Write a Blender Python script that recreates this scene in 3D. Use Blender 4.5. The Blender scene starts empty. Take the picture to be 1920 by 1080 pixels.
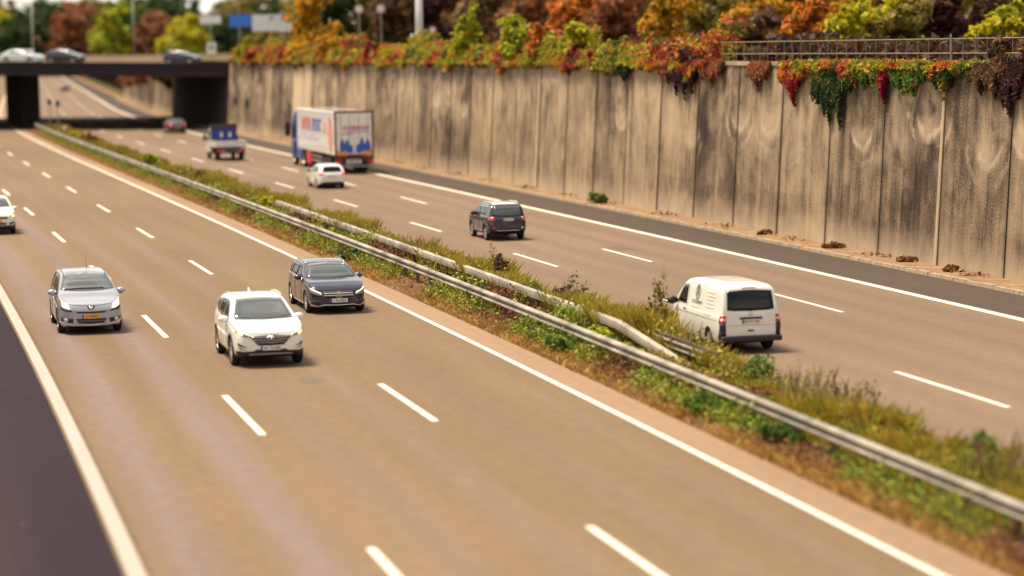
import bpy, math, random
import numpy as np
from mathutils import Vector, Matrix
from mathutils.bvhtree import BVHTree

scene = bpy.context.scene
COL = scene.collection
rng = np.random.default_rng(7)
random.seed(7)
R = math.radians

# ------------------------------------------------------------------ camera model
FPX, YH, CAMH, ROLL = 4700.0, 85.0, 8.3, 0.0167
TH = math.atan((540 - YH) / FPX)
_F = Vector((0, math.cos(TH), -math.sin(TH)))
_U = Vector((0, math.sin(TH), math.cos(TH)))
_R = Vector((1, 0, 0))
CR = _R * math.cos(ROLL) - _U * math.sin(ROLL)
CU = _R * math.sin(ROLL) + _U * math.cos(ROLL)
CPOS = Vector((0, 0, CAMH))


def at_depth(px, py, depth):
    """the point seen at pixel (px, py) of the 1920 wide photo, `depth` metres along the view axis"""
    return CPOS + depth * (_F + CR * ((px - 960) / FPX) - CU * ((py - 540) / FPX))


def at_height(px, py, h=0.0):
    d = _F + CR * ((px - 960) / FPX) - CU * ((py - 540) / FPX)
    return CPOS + d * ((h - CAMH) / d.z)


def project(p):
    v = Vector(p) - CPOS
    z = v.dot(_F)
    return 960 + FPX * v.dot(CR) / z, 540 - FPX * v.dot(CU) / z, z


# ------------------------------------------------------------------ road alignment
S0, S1, DS = -90.0, 1300.0, 0.5
SS = np.arange(S0, S1, DS)


def _head(s):
    t = np.clip(s, -30, 240) / 100
    h = -.228 - .044 * t + .0156 * t * t
    far = np.clip((s - 240) / 120, 0, 1)
    return h + far * (0.2437 - 0.190)


HH = _head(SS)
_dx, _dy = np.sin(HH) * DS, np.cos(HH) * DS
XX = np.concatenate([[0], np.cumsum(_dx)[:-1]])
YY = np.concatenate([[0], np.cumsum(_dy)[:-1]])
_i0 = int(round((0 - S0) / DS))
XX += 8.5019 - XX[_i0]
YY += 30.0 - YY[_i0]


def P(s, d, z=0.0):
    x, y, h = np.interp(s, SS, XX), np.interp(s, SS, YY), np.interp(s, SS, HH)
    return Vector((x + d * math.cos(h), y - d * math.sin(h), z))


def heading(s):
    h = float(np.interp(s, SS, HH))
    return Vector((math.sin(h), math.cos(h), 0))


def s_of_px(px, d, z):
    lo, hi = -10.0, 600.0
    for _ in range(40):
        m = (lo + hi) / 2
        if project(P(m, d, z))[0] > px:
            lo = m
        else:
            hi = m
    return (lo + hi) / 2


def d_of_px(px, s, z):
    lo, hi = -60.0, 60.0
    for _ in range(40):
        m = (lo + hi) / 2
        if project(P(s, m, z))[0] < px:
            lo = m
        else:
            hi = m
    return (lo + hi) / 2


# ------------------------------------------------------------------ object helpers
def tag(o, label=None, cat=None, group=None, kind=None):
    if label: o['label'] = label
    if cat: o['category'] = cat
    if group: o['group'] = group
    if kind: o['kind'] = kind
    return o


def empty(name, loc=(0, 0, 0), rz=0.0, label=None, cat=None, group=None, parent=None):
    o = bpy.data.objects.new(name, None)
    COL.objects.link(o)
    o.location = loc
    o.rotation_euler = (0, 0, rz)
    o.empty_display_size = .2
    if parent: o.parent = parent
    return tag(o, label, cat, group)


class MB:
    """collects geometry and links it as one mesh object"""
    def __init__(self):
        self.v, self.f, self.mi = [], [], []

    def add(self, vs, fs, mi=0):
        o = len(self.v)
        self.v += [tuple(p) for p in vs]
        self.f += [tuple(o + i for i in f) for f in fs]
        self.mi += [mi] * len(fs)
        return self

    def box(self, c, s, mi=0, rot=None):
        x, y, z = s[0] / 2, s[1] / 2, s[2] / 2
        vs = [Vector(p) for p in ((-x, -y, -z), (x, -y, -z), (x, y, -z), (-x, y, -z), (-x, -y, z), (x, -y, z), (x, y, z), (-x, y, z))]
        if rot is not None: vs = [rot @ p for p in vs]
        c = Vector(c)
        return self.add([p + c for p in vs], [(0, 3, 2, 1), (4, 5, 6, 7), (0, 1, 5, 4), (1, 2, 6, 5), (2, 3, 7, 6), (3, 0, 4, 7)], mi)

    def bar(self, a, b, w, h, mi=0):
        a, b = Vector(a), Vector(b)
        d = (b - a)
        q = d.to_track_quat('X', 'Z').to_matrix()
        return self.box((a + b) / 2, (d.length, w, h), mi, q)

    def tube(self, pts, rad, n=8, mi=0, cap=True):
        pts = [Vector(p) for p in pts]
        rads = rad if isinstance(rad, (list, tuple)) else [rad] * len(pts)
        vs = []
        for i, p in enumerate(pts):
            d = (pts[min(i + 1, len(pts) - 1)] - pts[max(i - 1, 0)]).normalized()
            q = d.to_track_quat('Z', 'Y').to_matrix()
            for k in range(n):
                a = 2 * math.pi * k / n
                vs.append(p + q @ Vector((math.cos(a), math.sin(a), 0)) * rads[i])
        fs = []
        for i in range(len(pts) - 1):
            for k in range(n):
                fs.append((i * n + k, i * n + (k + 1) % n, (i + 1) * n + (k + 1) % n, (i + 1) * n + k))
        if cap:
            fs.append(tuple(reversed(range(n))))
            fs.append(tuple(range((len(pts) - 1) * n, len(pts) * n)))
        return self.add(vs, fs, mi)

    def lathe(self, prof, axis='Y', n=24, c=(0, 0, 0), mi=0):
        """prof: (r, t) pairs round an axis"""
        c = Vector(c)
        vs = []
        for r, t in prof:
            for k in range(n):
                a = 2 * math.pi * k / n
                if axis == 'Y': vs.append(c + Vector((r * math.cos(a), t, r * math.sin(a))))
                elif axis == 'X': vs.append(c + Vector((t, r * math.cos(a), r * math.sin(a))))
                else: vs.append(c + Vector((r * math.cos(a), r * math.sin(a), t)))
        fs = []
        for i in range(len(prof) - 1):
            for k in range(n):
                fs.append((i * n + k, i * n + (k + 1) % n, (i + 1) * n + (k + 1) % n, (i + 1) * n + k))
        return self.add(vs, fs, mi)

    def build(self, name, mat, parent=None, smooth=False, loc=None):
        me = bpy.data.meshes.new(name)
        me.from_pydata(self.v, [], self.f)
        for m in (mat if isinstance(mat, (list, tuple)) else [mat]):
            me.materials.append(m)
        if any(self.mi): me.polygons.foreach_set('material_index', self.mi)
        if smooth: me.polygons.foreach_set('use_smooth', [True] * len(self.f))
        me.update()
        o = bpy.data.objects.new(name, me)
        COL.objects.link(o)
        if parent: o.parent = parent
        if loc is not None: o.location = loc
        return o


def fix_normals(o):
    import bmesh
    bm = bmesh.new()
    bm.from_mesh(o.data)
    bmesh.ops.recalc_face_normals(bm, faces=bm.faces)
    bm.to_mesh(o.data)
    bm.free()
    return o


def bevel(o, w=.02, n=2):
    m = o.modifiers.new('bevel', 'BEVEL')
    m.width, m.segments, m.limit_method = w, n, 'ANGLE'
    return o


# ------------------------------------------------------------------ materials
MATS = {}


class NT:
    def __init__(self, name):
        self.m = bpy.data.materials.new(name)
        self.m.use_nodes = True
        self.n = self.m.node_tree.nodes
        self.l = self.m.node_tree.links
        self.n.clear()
        self.out = self.n.new('ShaderNodeOutputMaterial')
        self.b = self.n.new('ShaderNodeBsdfPrincipled')
        self.l.new(self.b.outputs[0], self.out.inputs[0])

    def node(self, t, **kw):
        nd = self.n.new(t)
        for k, v in kw.items():
            if k.startswith('i_'):
                nd.inputs[int(k[2:]) if k[2:].isdigit() else k[2:].replace('_', ' ')].default_value = v
            else:
                setattr(nd, k, v)
        return nd

    def link(self, a, b):
        self.l.new(a, b)

    def mapped(self, src, scale):
        mp = self.node('ShaderNodeMapping')
        mp.inputs['Scale'].default_value = scale
        self.link(src, mp.inputs['Vector'])
        return mp.outputs[0]

    def noise(self, vec, scale, detail=4, rough=.55, dist=0.0):
        nz = self.node('ShaderNodeTexNoise')
        nz.inputs['Scale'].default_value = scale
        nz.inputs['Detail'].default_value = detail
        nz.inputs['Roughness'].default_value = rough
        nz.inputs['Distortion'].default_value = dist
        if vec is not None: self.link(vec, nz.inputs['Vector'])
        return nz.outputs['Fac']

    def ramp(self, fac, stops, interp='LINEAR'):
        r = self.node('ShaderNodeValToRGB')
        r.color_ramp.interpolation = interp
        e = r.color_ramp.elements
        while len(e) < len(stops): e.new(.5)
        for k, (p, c) in enumerate(stops):
            e[k].position = p
            e[k].color = (*c, 1) if not isinstance(c, (int, float)) else (c, c, c, 1)
        self.link(fac, r.inputs[0])
        return r.outputs[0]

    def mix(self, fac, a, b, mode='MIX'):
        mx = self.node('ShaderNodeMix', data_type='RGBA', blend_type=mode)
        for v, k in ((fac, 0), (a, 6), (b, 7)):
            if isinstance(v, (int, float)): mx.inputs[k].default_value = v
            elif isinstance(v, tuple): mx.inputs[k].default_value = (*v, 1)
            else: self.link(v, mx.inputs[k])
        return mx.outputs[2]

    def math(self, op, a, b=None, c=None, clamp=False):
        mt = self.node('ShaderNodeMath', operation=op, use_clamp=clamp)
        for k, v in enumerate((a, b, c)):
            if v is None: continue
            if isinstance(v, (int, float)): mt.inputs[k].default_value = v
            else: self.link(v, mt.inputs[k])
        return mt.outputs[0]

    def color(self, c):
        if isinstance(c, tuple): self.b.inputs['Base Color'].default_value = (*c, 1)
        else: self.link(c, self.b.inputs['Base Color'])

    def bump(self, h, strength=.3, dist=.02):
        bp = self.node('ShaderNodeBump')
        bp.inputs['Strength'].default_value = strength
        bp.inputs['Distance'].default_value = dist
        self.link(h, bp.inputs['Height'])
        self.link(bp.outputs[0], self.b.inputs['Normal'])

    def done(self, rough=.6, metal=0.0, coat=0.0, spec=.5, ior=None):
        self.b.inputs['Roughness'].default_value = rough
        self.b.inputs['Metallic'].default_value = metal
        self.b.inputs['Coat Weight'].default_value = coat
        self.b.inputs['Coat Roughness'].default_value = .04
        self.b.inputs['Specular IOR Level'].default_value = spec
        if ior: self.b.inputs['IOR'].default_value = ior
        return self.m


def plain(name, c, rough=.6, metal=0.0, coat=0.0, spec=.5, ior=None, var=.12, scale=3.0):
    """a colour with a little procedural unevenness"""
    if name in MATS: return MATS[name]
    t = NT(name)
    co = t.node('ShaderNodeTexCoord').outputs['Object']
    n = t.noise(co, scale, 4)
    lo = tuple(x * (1 - var) for x in c)
    hi = tuple(min(1, x * (1 + var)) for x in c)
    t.color(t.ramp(n, [(.3, lo), (.7, hi)]))
    MATS[name] = t.done(rough, metal, coat, spec, ior)
    return MATS[name]


def glow(name, c, strength):
    if name in MATS: return MATS[name]
    t = NT(name)
    t.color(c)
    t.b.inputs['Emission Color'].default_value = (*c, 1)
    t.b.inputs['Emission Strength'].default_value = strength
    MATS[name] = t.done(.2, 0, .5)
    return MATS[name]


def paint(name, c, metal=0.0, rough=.32, dirt=.25):
    if name in MATS: return MATS[name]
    t = NT(name)
    co = t.node('ShaderNodeTexCoord').outputs['Object']
    sep = t.node('ShaderNodeSeparateXYZ')
    t.link(co, sep.inputs[0])
    n = t.noise(co, 5.0, 5)
    # road film: low on the flanks, with its own uneven edge
    film = t.math('ADD', t.math('MULTIPLY', sep.outputs[2], -1.6), t.math('ADD', t.math('MULTIPLY', n, 1.0), .45), clamp=True)
    film = t.math('MULTIPLY', film, dirt, clamp=True)
    t.color(t.mix(film, c, (.16, .125, .095)))
    t.link(t.math('ADD', t.math('MULTIPLY', film, .6), rough, clamp=True), t.b.inputs['Roughness'])
    m = t.done(rough, metal, 1.0)
    MATS[name] = m
    return m


def leafmat(name, cols, trans=.38, rough=.6, nscale=1.3, rnd=.55, amp=1.5):
    """leaves: a colour of its own for each leaf, drifting in patches"""
    if name in MATS: return MATS[name]
    t = NT(name)
    geo = t.node('ShaderNodeNewGeometry')
    n = t.noise(geo.outputs['Position'], nscale, 3)
    f = t.math('ADD', t.math('MULTIPLY', geo.outputs['Random Per Island'], rnd), t.math('MULTIPLY', t.math('SUBTRACT', n, .5), amp))
    f = t.math('ADD', f, .5 - rnd / 2, clamp=True)
    k = len(cols)
    c = t.ramp(f, [(i / (k - 1) if k > 1 else 0, col) for i, col in enumerate(cols)])
    t.color(c)
    t.done(rough, 0, 0, .25)
    tr = t.node('ShaderNodeBsdfTranslucent')
    t.link(c, tr.inputs[0])
    ms = t.node('ShaderNodeMixShader')
    ms.inputs[0].default_value = trans
    t.link(t.b.outputs[0], ms.inputs[1])
    t.link(tr.outputs[0], ms.inputs[2])
    t.link(ms.outputs[0], t.out.inputs[0])
    MATS[name] = t.m
    return t.m


def uv_of(t):
    return t.node('ShaderNodeUVMap').outputs[0]


def asphalt(name, base, lanes, tint, streak=.35, seams=()):
    """uv = metres across, metres along. lanes: centres of the worn wheel tracks"""
    t = NT(name)
    uv = uv_of(t)
    sep = t.node('ShaderNodeSeparateXYZ')
    t.link(uv, sep.inputs[0])
    u, v = sep.outputs[0], sep.outputs[1]
    fine = t.noise(uv, 26.0, 4, .75)
    mid = t.noise(t.mapped(uv, (.45, .010, 1)), 2.2, 4, .55)
    big = t.noise(t.mapped(uv, (.10, .03, 1)), 1.0, 3)
    lo, hi = tuple(x * .8 for x in base), tuple(x * 1.2 for x in base)
    c = t.ramp(t.math('ADD', t.math('MULTIPLY', fine, .5), t.math('MULTIPLY', big, .5)), [(.33, lo), (.68, hi)])
    wob = t.math('MULTIPLY', t.math('SUBTRACT', t.noise(t.mapped(uv, (.02, .012, 1)), 1.0, 2), .5), .6)
    acc = None
    for lc, wd, am in lanes:
        d = t.math('ABSOLUTE', t.math('SUBTRACT', t.math('ADD', u, wob), lc))
        g = t.math('MULTIPLY', t.math('SUBTRACT', 1.0, t.math('DIVIDE', d, wd), clamp=True), am)
        acc = g if acc is None else t.math('MAXIMUM', acc, g)
    if acc is not None:
        acc = t.math('MULTIPLY', acc, t.math('ADD', t.math('MULTIPLY', mid, 1.2), .1), clamp=True)
        c = t.mix(t.math('MULTIPLY', acc, streak * 2, clamp=True), c, tint)
    dark = t.ramp(mid, [(.3, .93), (.65, 1.04)])
    c = t.mix(1.0, c, dark, 'MULTIPLY')
    for sp, wdt in seams:
        d = t.math('ABSOLUTE', t.math('SUBTRACT', u, sp))
        g = t.math('LESS_THAN', t.math('ADD', d, t.math('MULTIPLY', t.noise(t.mapped(uv, (1, .4, 1)), 2.0, 2), .03)), wdt)
        c = t.mix(t.math('MULTIPLY', g, .6), c, tuple(x * .35 for x in base))
    # oil spots and small pale grit
    vo = t.node('ShaderNodeTexVoronoi')
    vo.inputs['Scale'].default_value = .9
    t.link(uv, vo.inputs['Vector'])
    spot = t.math('LESS_THAN', vo.outputs['Distance'], .022)
    c = t.mix(t.math('MULTIPLY', spot, .6), c, (.62, .55, .46))
    vo2 = t.node('ShaderNodeTexVoronoi')
    vo2.inputs['Scale'].default_value = .16
    t.link(t.mapped(uv, (1.0, .6, 1)), vo2.inputs['Vector'])
    oil = t.ramp(t.math('ADD', vo2.outputs['Distance'], t.math('MULTIPLY', t.noise(uv, 2.5, 4), .12)), [(.07, .8), (.16, 1.0)])
    c = t.mix(1.0, c, oil, 'MULTIPLY')
    mot = t.noise(uv, 2.6, 5, .7)
    c = t.mix(1.0, c, t.ramp(mot, [(.3, .88), (.7, 1.1)]), 'MULTIPLY')
    t.color(c)
    t.bump(fine, .35, .012)
    MATS[name] = t.done(.85, 0, 0, .14)
    return t.m


def roadpaint(name, base=(.74, .69, .6), wear=.42):
    t = NT(name)
    uv = uv_of(t)
    n = t.noise(uv, 7.0, 5, .7)
    n2 = t.noise(t.mapped(uv, (2, .15, 1)), 1.5, 3)
    f = t.math('ADD', t.math('MULTIPLY', n, .6), t.math('MULTIPLY', n2, .4))
    t.color(t.ramp(f, [(.30, tuple(x * wear for x in base)), (.43, tuple(x * .9 for x in base)), (.7, base)]))
    t.bump(n, .2, .006)
    MATS[name] = t.done(.65, 0, 0, .4)
    return t.m


def earth(name, cols, scale=2.0):
    t = NT(name)
    geo = t.node('ShaderNodeNewGeometry').outputs['Position']
    a = t.noise(geo, scale, 6, .65)
    b = t.noise(geo, scale * 9, 5, .7)
    f = t.math('ADD', t.math('MULTIPLY', a, .65), t.math('MULTIPLY', b, .35))
    k = len(cols)
    t.color(t.ramp(f, [(.3 + .4 * i / (k - 1), c) for i, c in enumerate(cols)]))
    t.bump(b, .6, .03)
    MATS[name] = t.done(.95, 0, 0, .1)
    return t.m


def concrete_wall(name, stripes=(), arcs=1.0):
    """uv = metres along the wall, metres above its foot"""
    t = NT(name)
    uv = uv_of(t)
    sep = t.node('ShaderNodeSeparateXYZ')
    t.link(uv, sep.inputs[0])
    u, v = sep.outputs[0], sep.outputs[1]
    oi = t.node('ShaderNodeObjectInfo').outputs['Random']
    streak = t.noise(t.mapped(uv, (1.5, .07, 1)), 1.0, 5, .65)
    streak2 = t.noise(t.mapped(uv, (6.0, .25, 1)), 1.0, 4, .6)
    big = t.noise(t.mapped(uv, (.33, .28, 1)), 1.0, 5, .6, .4)
    fine = t.noise(uv, 14.0, 5, .75)
    blot = t.noise(t.mapped(uv, (.55, .42, 1)), 1.6, 6, .62, .6)
    f = t.math('ADD', t.math('MULTIPLY', streak, .30), t.math('MULTIPLY', big, .34))
    f = t.math('ADD', f, t.math('MULTIPLY', blot, .26))
    f = t.math('ADD', f, t.math('MULTIPLY', streak2, .08))
    f = t.math('ADD', f, t.math('MULTIPLY', t.math('SUBTRACT', fine, .5), .48))
    f = t.math('ADD', f, t.math('MULTIPLY', t.math('SUBTRACT', oi, .5), .12))
    c = t.ramp(f, [(.36, (.034, .023, .019)), (.43, (.105, .074, .052)), (.50, (.225, .162, .106)), (.63, (.41, .305, .19))])
    # damp band with a stepped upper edge above the foot of the wall
    br = t.node('ShaderNodeTexBrick')
    br.inputs['Scale'].default_value = 1.0
    br.inputs['Brick Width'].default_value = 2.4
    br.inputs['Row Height'].default_value = 1.9
    br.inputs['Mortar Size'].default_value = 0.0
    br.inputs['Color1'].default_value = (0, 0, 0, 1)
    br.inputs['Color2'].default_value = (1, 1, 1, 1)
    t.link(uv, br.inputs['Vector'])
    damp = t.math('MULTIPLY', t.math('LESS_THAN', v, 1.95), t.math('MULTIPLY', br.outputs['Color'], t.ramp(blot, [(.4, 1.0), (.62, .2)])))
    c = t.mix(t.math('MULTIPLY', damp, .5), c, (.13, .09, .065))
    # tide line of lime near the foot
    foot = t.math('SUBTRACT', t.math('ADD', .75, t.math('MULTIPLY', t.noise(t.mapped(uv, (1.3, .5, 1)), 1.0, 5, .7), 1.1)), v)
    foot = t.math('MULTIPLY', foot, .9, clamp=True)
    c = t.mix(t.math('MULTIPLY', foot, .55), c, (.55, .43, .30))
    # arcs scraped clean by swinging creepers
    if arcs:
        vo = t.node('ShaderNodeTexVoronoi', voronoi_dimensions='2D')
        vo.inputs['Scale'].default_value = .27
        vo.inputs['Randomness'].default_value = .9
        dv = t.node('ShaderNodeVectorMath', operation='ADD')
        nd = t.node('ShaderNodeTexNoise')
        nd.inputs['Scale'].default_value = .9
        t.link(uv, nd.inputs['Vector'])
        sc = t.node('ShaderNodeVectorMath', operation='SCALE')
        sc.inputs['Scale'].default_value = .6
        t.link(nd.outputs['Color'], sc.inputs[0])
        t.link(uv, dv.inputs[0])
        t.link(sc.outputs[0], dv.inputs[1])
        t.link(dv.outputs[0], vo.inputs['Vector'])
        ps = t.node('ShaderNodeSeparateXYZ')
        t.link(vo.outputs['Position'], ps.inputs[0])
        dist = t.math('DIVIDE', vo.outputs['Distance'], .27)
        ring = t.math('SINE', t.math('ADD', t.math('MULTIPLY', dist, 9.0), t.math('MULTIPLY', blot, 7.0)))
        ring = t.math('MULTIPLY', t.math('ADD', ring, .25), .9, clamp=True)
        wv_ = t.node('ShaderNodeSeparateXYZ')
        t.link(dv.outputs[0], wv_.inputs[0])
        side_ = t.math('MULTIPLY', t.math('ABSOLUTE', t.math('SUBTRACT', wv_.outputs[0], ps.outputs[0])), .10)
        below = t.math('MULTIPLY', t.math('SUBTRACT', t.math('SUBTRACT', t.math('SUBTRACT', ps.outputs[1], .15), wv_.outputs[1]), side_), 1.6, clamp=True)
        rim = t.math('MULTIPLY', t.math('SUBTRACT', 2.5, dist), 1.3, clamp=True)
        rim2 = t.math('MULTIPLY', t.math('SUBTRACT', dist, .35), 3.0, clamp=True)
        high = t.math('MULTIPLY', t.math('SUBTRACT', v, 2.6), .55, clamp=True)
        some = t.math('GREATER_THAN', t.math('FRACT', t.math('MULTIPLY', ps.outputs[0], 3.37)), .35)
        g = t.math('MULTIPLY', t.math('MULTIPLY', ring, below), t.math('MULTIPLY', t.math('MULTIPLY', rim, rim2), t.math('MULTIPLY', high, some)))
        g = t.math('MULTIPLY', t.math('MULTIPLY', g, t.math('ADD', t.math('MULTIPLY', fine, 1.1), .1)), t.ramp(t.noise(uv, 1.7, 4, .65), [(.36, .45), (.58, 1.7)]))
        fill = t.math('MULTIPLY', t.math('MULTIPLY', below, t.math('MULTIPLY', t.math('SUBTRACT', 1.7, dist), 1.2, clamp=True)), t.math('MULTIPLY', high, some))
        c = t.mix(t.math('MULTIPLY', fill, .55, clamp=True), c, (.46, .35, .24))
        c = t.mix(t.math('MULTIPLY', g, .58 * arcs, clamp=True), c, (.58, .45, .31))
        scr = t.math('MULTIPLY', t.math('MULTIPLY', high, t.ramp(big, [(.45, 0.0), (.62, 1.0)])), .45)
        c = t.mix(scr, c, (.50, .38, .26))
    for a, b in stripes:
        m = (a + b) / 2
        d = t.math('ABSOLUTE', t.math('SUBTRACT', t.math('ADD', u, t.math('MULTIPLY', t.math('SUBTRACT', streak, .5), .15)), m))
        g = t.math('MULTIPLY', t.math('SUBTRACT', (b - a) / 2, d), 9.0, clamp=True)
        c = t.mix(t.math('MULTIPLY', g, .85), c, t.mix(fine, (.50, .38, .24), (.66, .52, .35)))
    jf = t.math('FRACT', t.math('DIVIDE', t.math('SUBTRACT', u, 51.3 - 550), 5.5))
    jd = t.math('MULTIPLY', t.math('MINIMUM', jf, t.math('SUBTRACT', 1.0, jf)), 5.5)
    jw = t.math('ADD', .05, t.math('MULTIPLY', streak2, .45))
    js = t.math('MULTIPLY', t.math('SUBTRACT', 1.0, t.math('DIVIDE', jd, jw), clamp=True), .6)
    c = t.mix(js, c, (.045, .032, .026))
    # thin run marks
    run = t.noise(t.mapped(uv, (9.0, .18, 1)), 1.0, 2)
    c = t.mix(t.ramp(run, [(.66, 0.0), (.72, .45)]), c, (.46, .36, .25))
    t.color(c)
    t.bump(fine, .4, .015)
    MATS[name] = t.done(.9, 0, 0, .2)
    return t.m


# colours -----------------------------------------------------------------------
A_LEFT = asphalt('asphalt_left', (.170, .117, .071),
                 [(-11.05, .75, 1.0), (-9.15, .75, .95), (-7.0, .6, .4), (-5.2, .6, .35), (-2.9, .6, .2), (-1.2, .6, .15)],
                 (.185, .134, .122), .75, seams=((-11.82, .03), (-8.32, .012), (-4.36, .012), (-.22, .015)))
A_RIGHT = asphalt('asphalt_right', (.182, .127, .088),
                  [(5.7, .6, .3), (7.4, .6, .3), (9.6, .7, .5), (11.3, .7, .5), (13.5, .7, .7), (15.2, .7, .7)],
                  (.140, .100, .078), .6, seams=((12.2, .012), (8.33, .012)))
A_EDGE = asphalt('asphalt_edge', (.262, .172, .112), [], (.2, .2, .2), seams=((.62, .02), (4.48, .012)))
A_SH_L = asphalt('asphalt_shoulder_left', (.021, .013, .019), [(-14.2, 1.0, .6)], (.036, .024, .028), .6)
A_SH_R = asphalt('asphalt_shoulder_right', (.074, .056, .046), [(18, 1.2, .5)], (.085, .064, .052), .4)
PAINT = roadpaint('road_paint')
PAINT_OLD = roadpaint('road_paint_old', (.38, .345, .31), .55)
DIRT = earth('median_soil', [(.045, .024, .014), (.13, .068, .03), (.22, .125, .06)])
VERGE = earth('verge_dust', [(.14, .085, .05), (.25, .155, .09), (.33, .23, .14)], 1.2)
GROUND = earth('upper_ground', [(.05, .045, .02), (.10, .08, .035), (.15, .11, .06)], .3)
KERB = plain('kerb_stone', (.33, .245, .165), .9, var=.3, scale=6)
STEEL = plain('galvanised_steel', (.29, .26, .215), .6, .2, var=.5, scale=.8)
STEEL_D = plain('galvanised_posts', (.17, .13, .115), .6, .3, var=.3)
TYRE = plain('tyre_rubber', (.014, .012, .015), .85)
RIM = plain('alloy_rim', (.62, .60, .58), .3, .85, var=.05)
DARK = plain('dark_plastic', (.016, .013, .018), .55)
WELL = plain('wheel_well', (.006, .005, .007), .95)
CHROME = plain('chrome_trim', (.75, .75, .76), .16, 1.0, var=.03)
GREY_P = plain('grey_plastic', (.22, .21, .21), .5)
BLACKINK = plain('plate_ink', (.02, .02, .025), .5)
PLATE_W = plain('plate_white', (.72, .70, .68), .4)
PLATE_Y = plain('plate_orange', (.80, .33, .03), .4)
PLATE_B = plain('plate_blue', (.03, .07, .42), .4)
RED_L = plain('red_lens', (.62, .018, .022), .15, 0, 1.0)
CLEAR_L = plain('clear_lens', (.62, .6, .55), .12, .3, 1.0)
ORANGE_L = plain('orange_lens', (.85, .30, .03), .25, 0, 1.0)


def glassmat(name, c, ior, rough=.03):
    t = NT(name)
    co = t.node('ShaderNodeTexCoord').outputs['Object']
    n = t.noise(t.mapped(co, (1, 1.4, 2.2)), 2.2, 4)
    t.color(t.ramp(n, [(.3, tuple(x * .85 for x in c)), (.75, tuple(x * 1.15 for x in c))]))
    MATS[name] = t.done(rough, 0, 0, .5, ior)
    return t.m


GLASS = glassmat('car_glass', (.035, .042, .045), 1.9)
GLASS_D = glassmat('tinted_glass', (.003, .003, .007), 1.36)
GLASS_F = glassmat('front_glass', (.045, .055, .056), 2.5)

# ------------------------------------------------------------------ ribbons along the road


def ribbon(name, d0, d1, s0, s1, z, mat, step=3.0, nd=1, kind='structure', zfun=None, parent=None, label=None, cat=None):
    n = max(2, int((s1 - s0) / step) + 1)
    sv = np.linspace(s0, s1, n)
    vs, fs, uvs = [], [], []
    for s in sv:
        for k in range(nd + 1):
            d = d0 + (d1 - d0) * k / nd
            zz = z if zfun is None else z + zfun(s, d)
            vs.append(P(s, d, zz))
            uvs.append((d, s))
    w = nd + 1
    for i in range(n - 1):
        for k in range(nd):
            fs.append((i * w + k, i * w + k + 1, (i + 1) * w + k + 1, (i + 1) * w + k))
    return uvmesh(name, vs, fs, uvs, mat, kind, parent, label, cat)


def uvmesh(name, vs, fs, uvs, mat, kind=None, parent=None, label=None, cat=None, smooth=False):
    me = bpy.data.meshes.new(name)
    me.from_pydata([tuple(p) for p in vs], [], fs)
    ul = me.uv_layers.new(name='UVMap')
    for poly in me.polygons:
        for li in poly.loop_indices:
            ul.data[li].uv = uvs[me.loops[li].vertex_index]
    me.materials.append(mat)
    if smooth: me.polygons.foreach_set('use_smooth', [True] * len(fs))
    me.update()
    o = bpy.data.objects.new(name, me)
    COL.objects.link(o)
    if parent: o.parent = parent
    return tag(o, label, cat, kind=kind)


SB, SE = -60.0, 1150.0
# base ground sheet
g = MB()
g.add([(-2500, -300, -.12), (2500, -300, -.12), (2500, 3500, -.12), (-2500, 3500, -.12)], [(0, 1, 2, 3)])
tag(g.build('ground', GROUND), kind='structure')
ribbon('road', -12.25, .12, SB, SE, 0, A_LEFT)
ribbon('road', .12, 1.0, SB, SE, 0, A_EDGE)
ribbon('road', 4.35, 4.56, SB, SE, 0, A_EDGE)
ribbon('road', 4.56, 16.75, SB, SE, 0, A_RIGHT)
ribbon('hard_shoulder', -17.5, -12.25, SB, SE, 0, A_SH_L)
ribbon('hard_shoulder', 16.75, 19.55, SB, SE, 0, A_SH_R)
random.seed(3)
ribbon('median_ground', 1.0, 4.35, SB, SE, .0, DIRT, 1.0, 6,
       zfun=lambda s, d: .16 * math.sin(math.pi * min(1, max(0, (d - 1.0) / 3.35))) * (1 + .3 * math.sin(s * 1.7) * math.sin(s * .37)) + .004)
# verge between shoulder and wall, with a kerb step
ribbon('verge', 19.75, 21.2, SB, SE, .115, VERGE, 1.0, 4, zfun=lambda s, d: .02 * math.sin(s * 2.1 + d * 5) * math.sin(s * .6))
kb = MB()
ks = np.arange(SB, 420, 1.05)
for i in range(len(ks) - 1):
    a, b = ks[i] + .012, ks[i + 1] - .012
    j = .012 * math.sin(i * 7.13)
    zt = .12 + .012 * math.sin(i * 3.7)
    kb.add([P(a, 19.55 + j, -.02), P(b, 19.55 + j, -.02), P(b, 19.76 + j, -.02), P(a, 19.76 + j, -.02),
            P(a, 19.57 + j, zt), P(b, 19.57 + j, zt), P(b, 19.76 + j, zt), P(a, 19.76 + j, zt)],
           [(4, 7, 6, 5), (0, 4, 5, 1), (0, 3, 7, 4), (1, 5, 6, 2), (3, 2, 6, 7)])
tag(kb.build('kerb', KERB), kind='structure')


def linemark(name, d, w, s0, s1, mat):
    return ribbon(name, d - w / 2, d + w / 2, s0, s1, .004, mat, 1.5)


linemark('edge_line', -12.04, .29, SB, SE, PAINT_OLD)
linemark('edge_line', 0.0, .17, SB, SE, PAINT)
linemark('edge_line', 16.49, .32, SB, SE, PAINT)
linemark('edge_line', 4.66, .16, SB, SE, PAINT_OLD)


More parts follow.
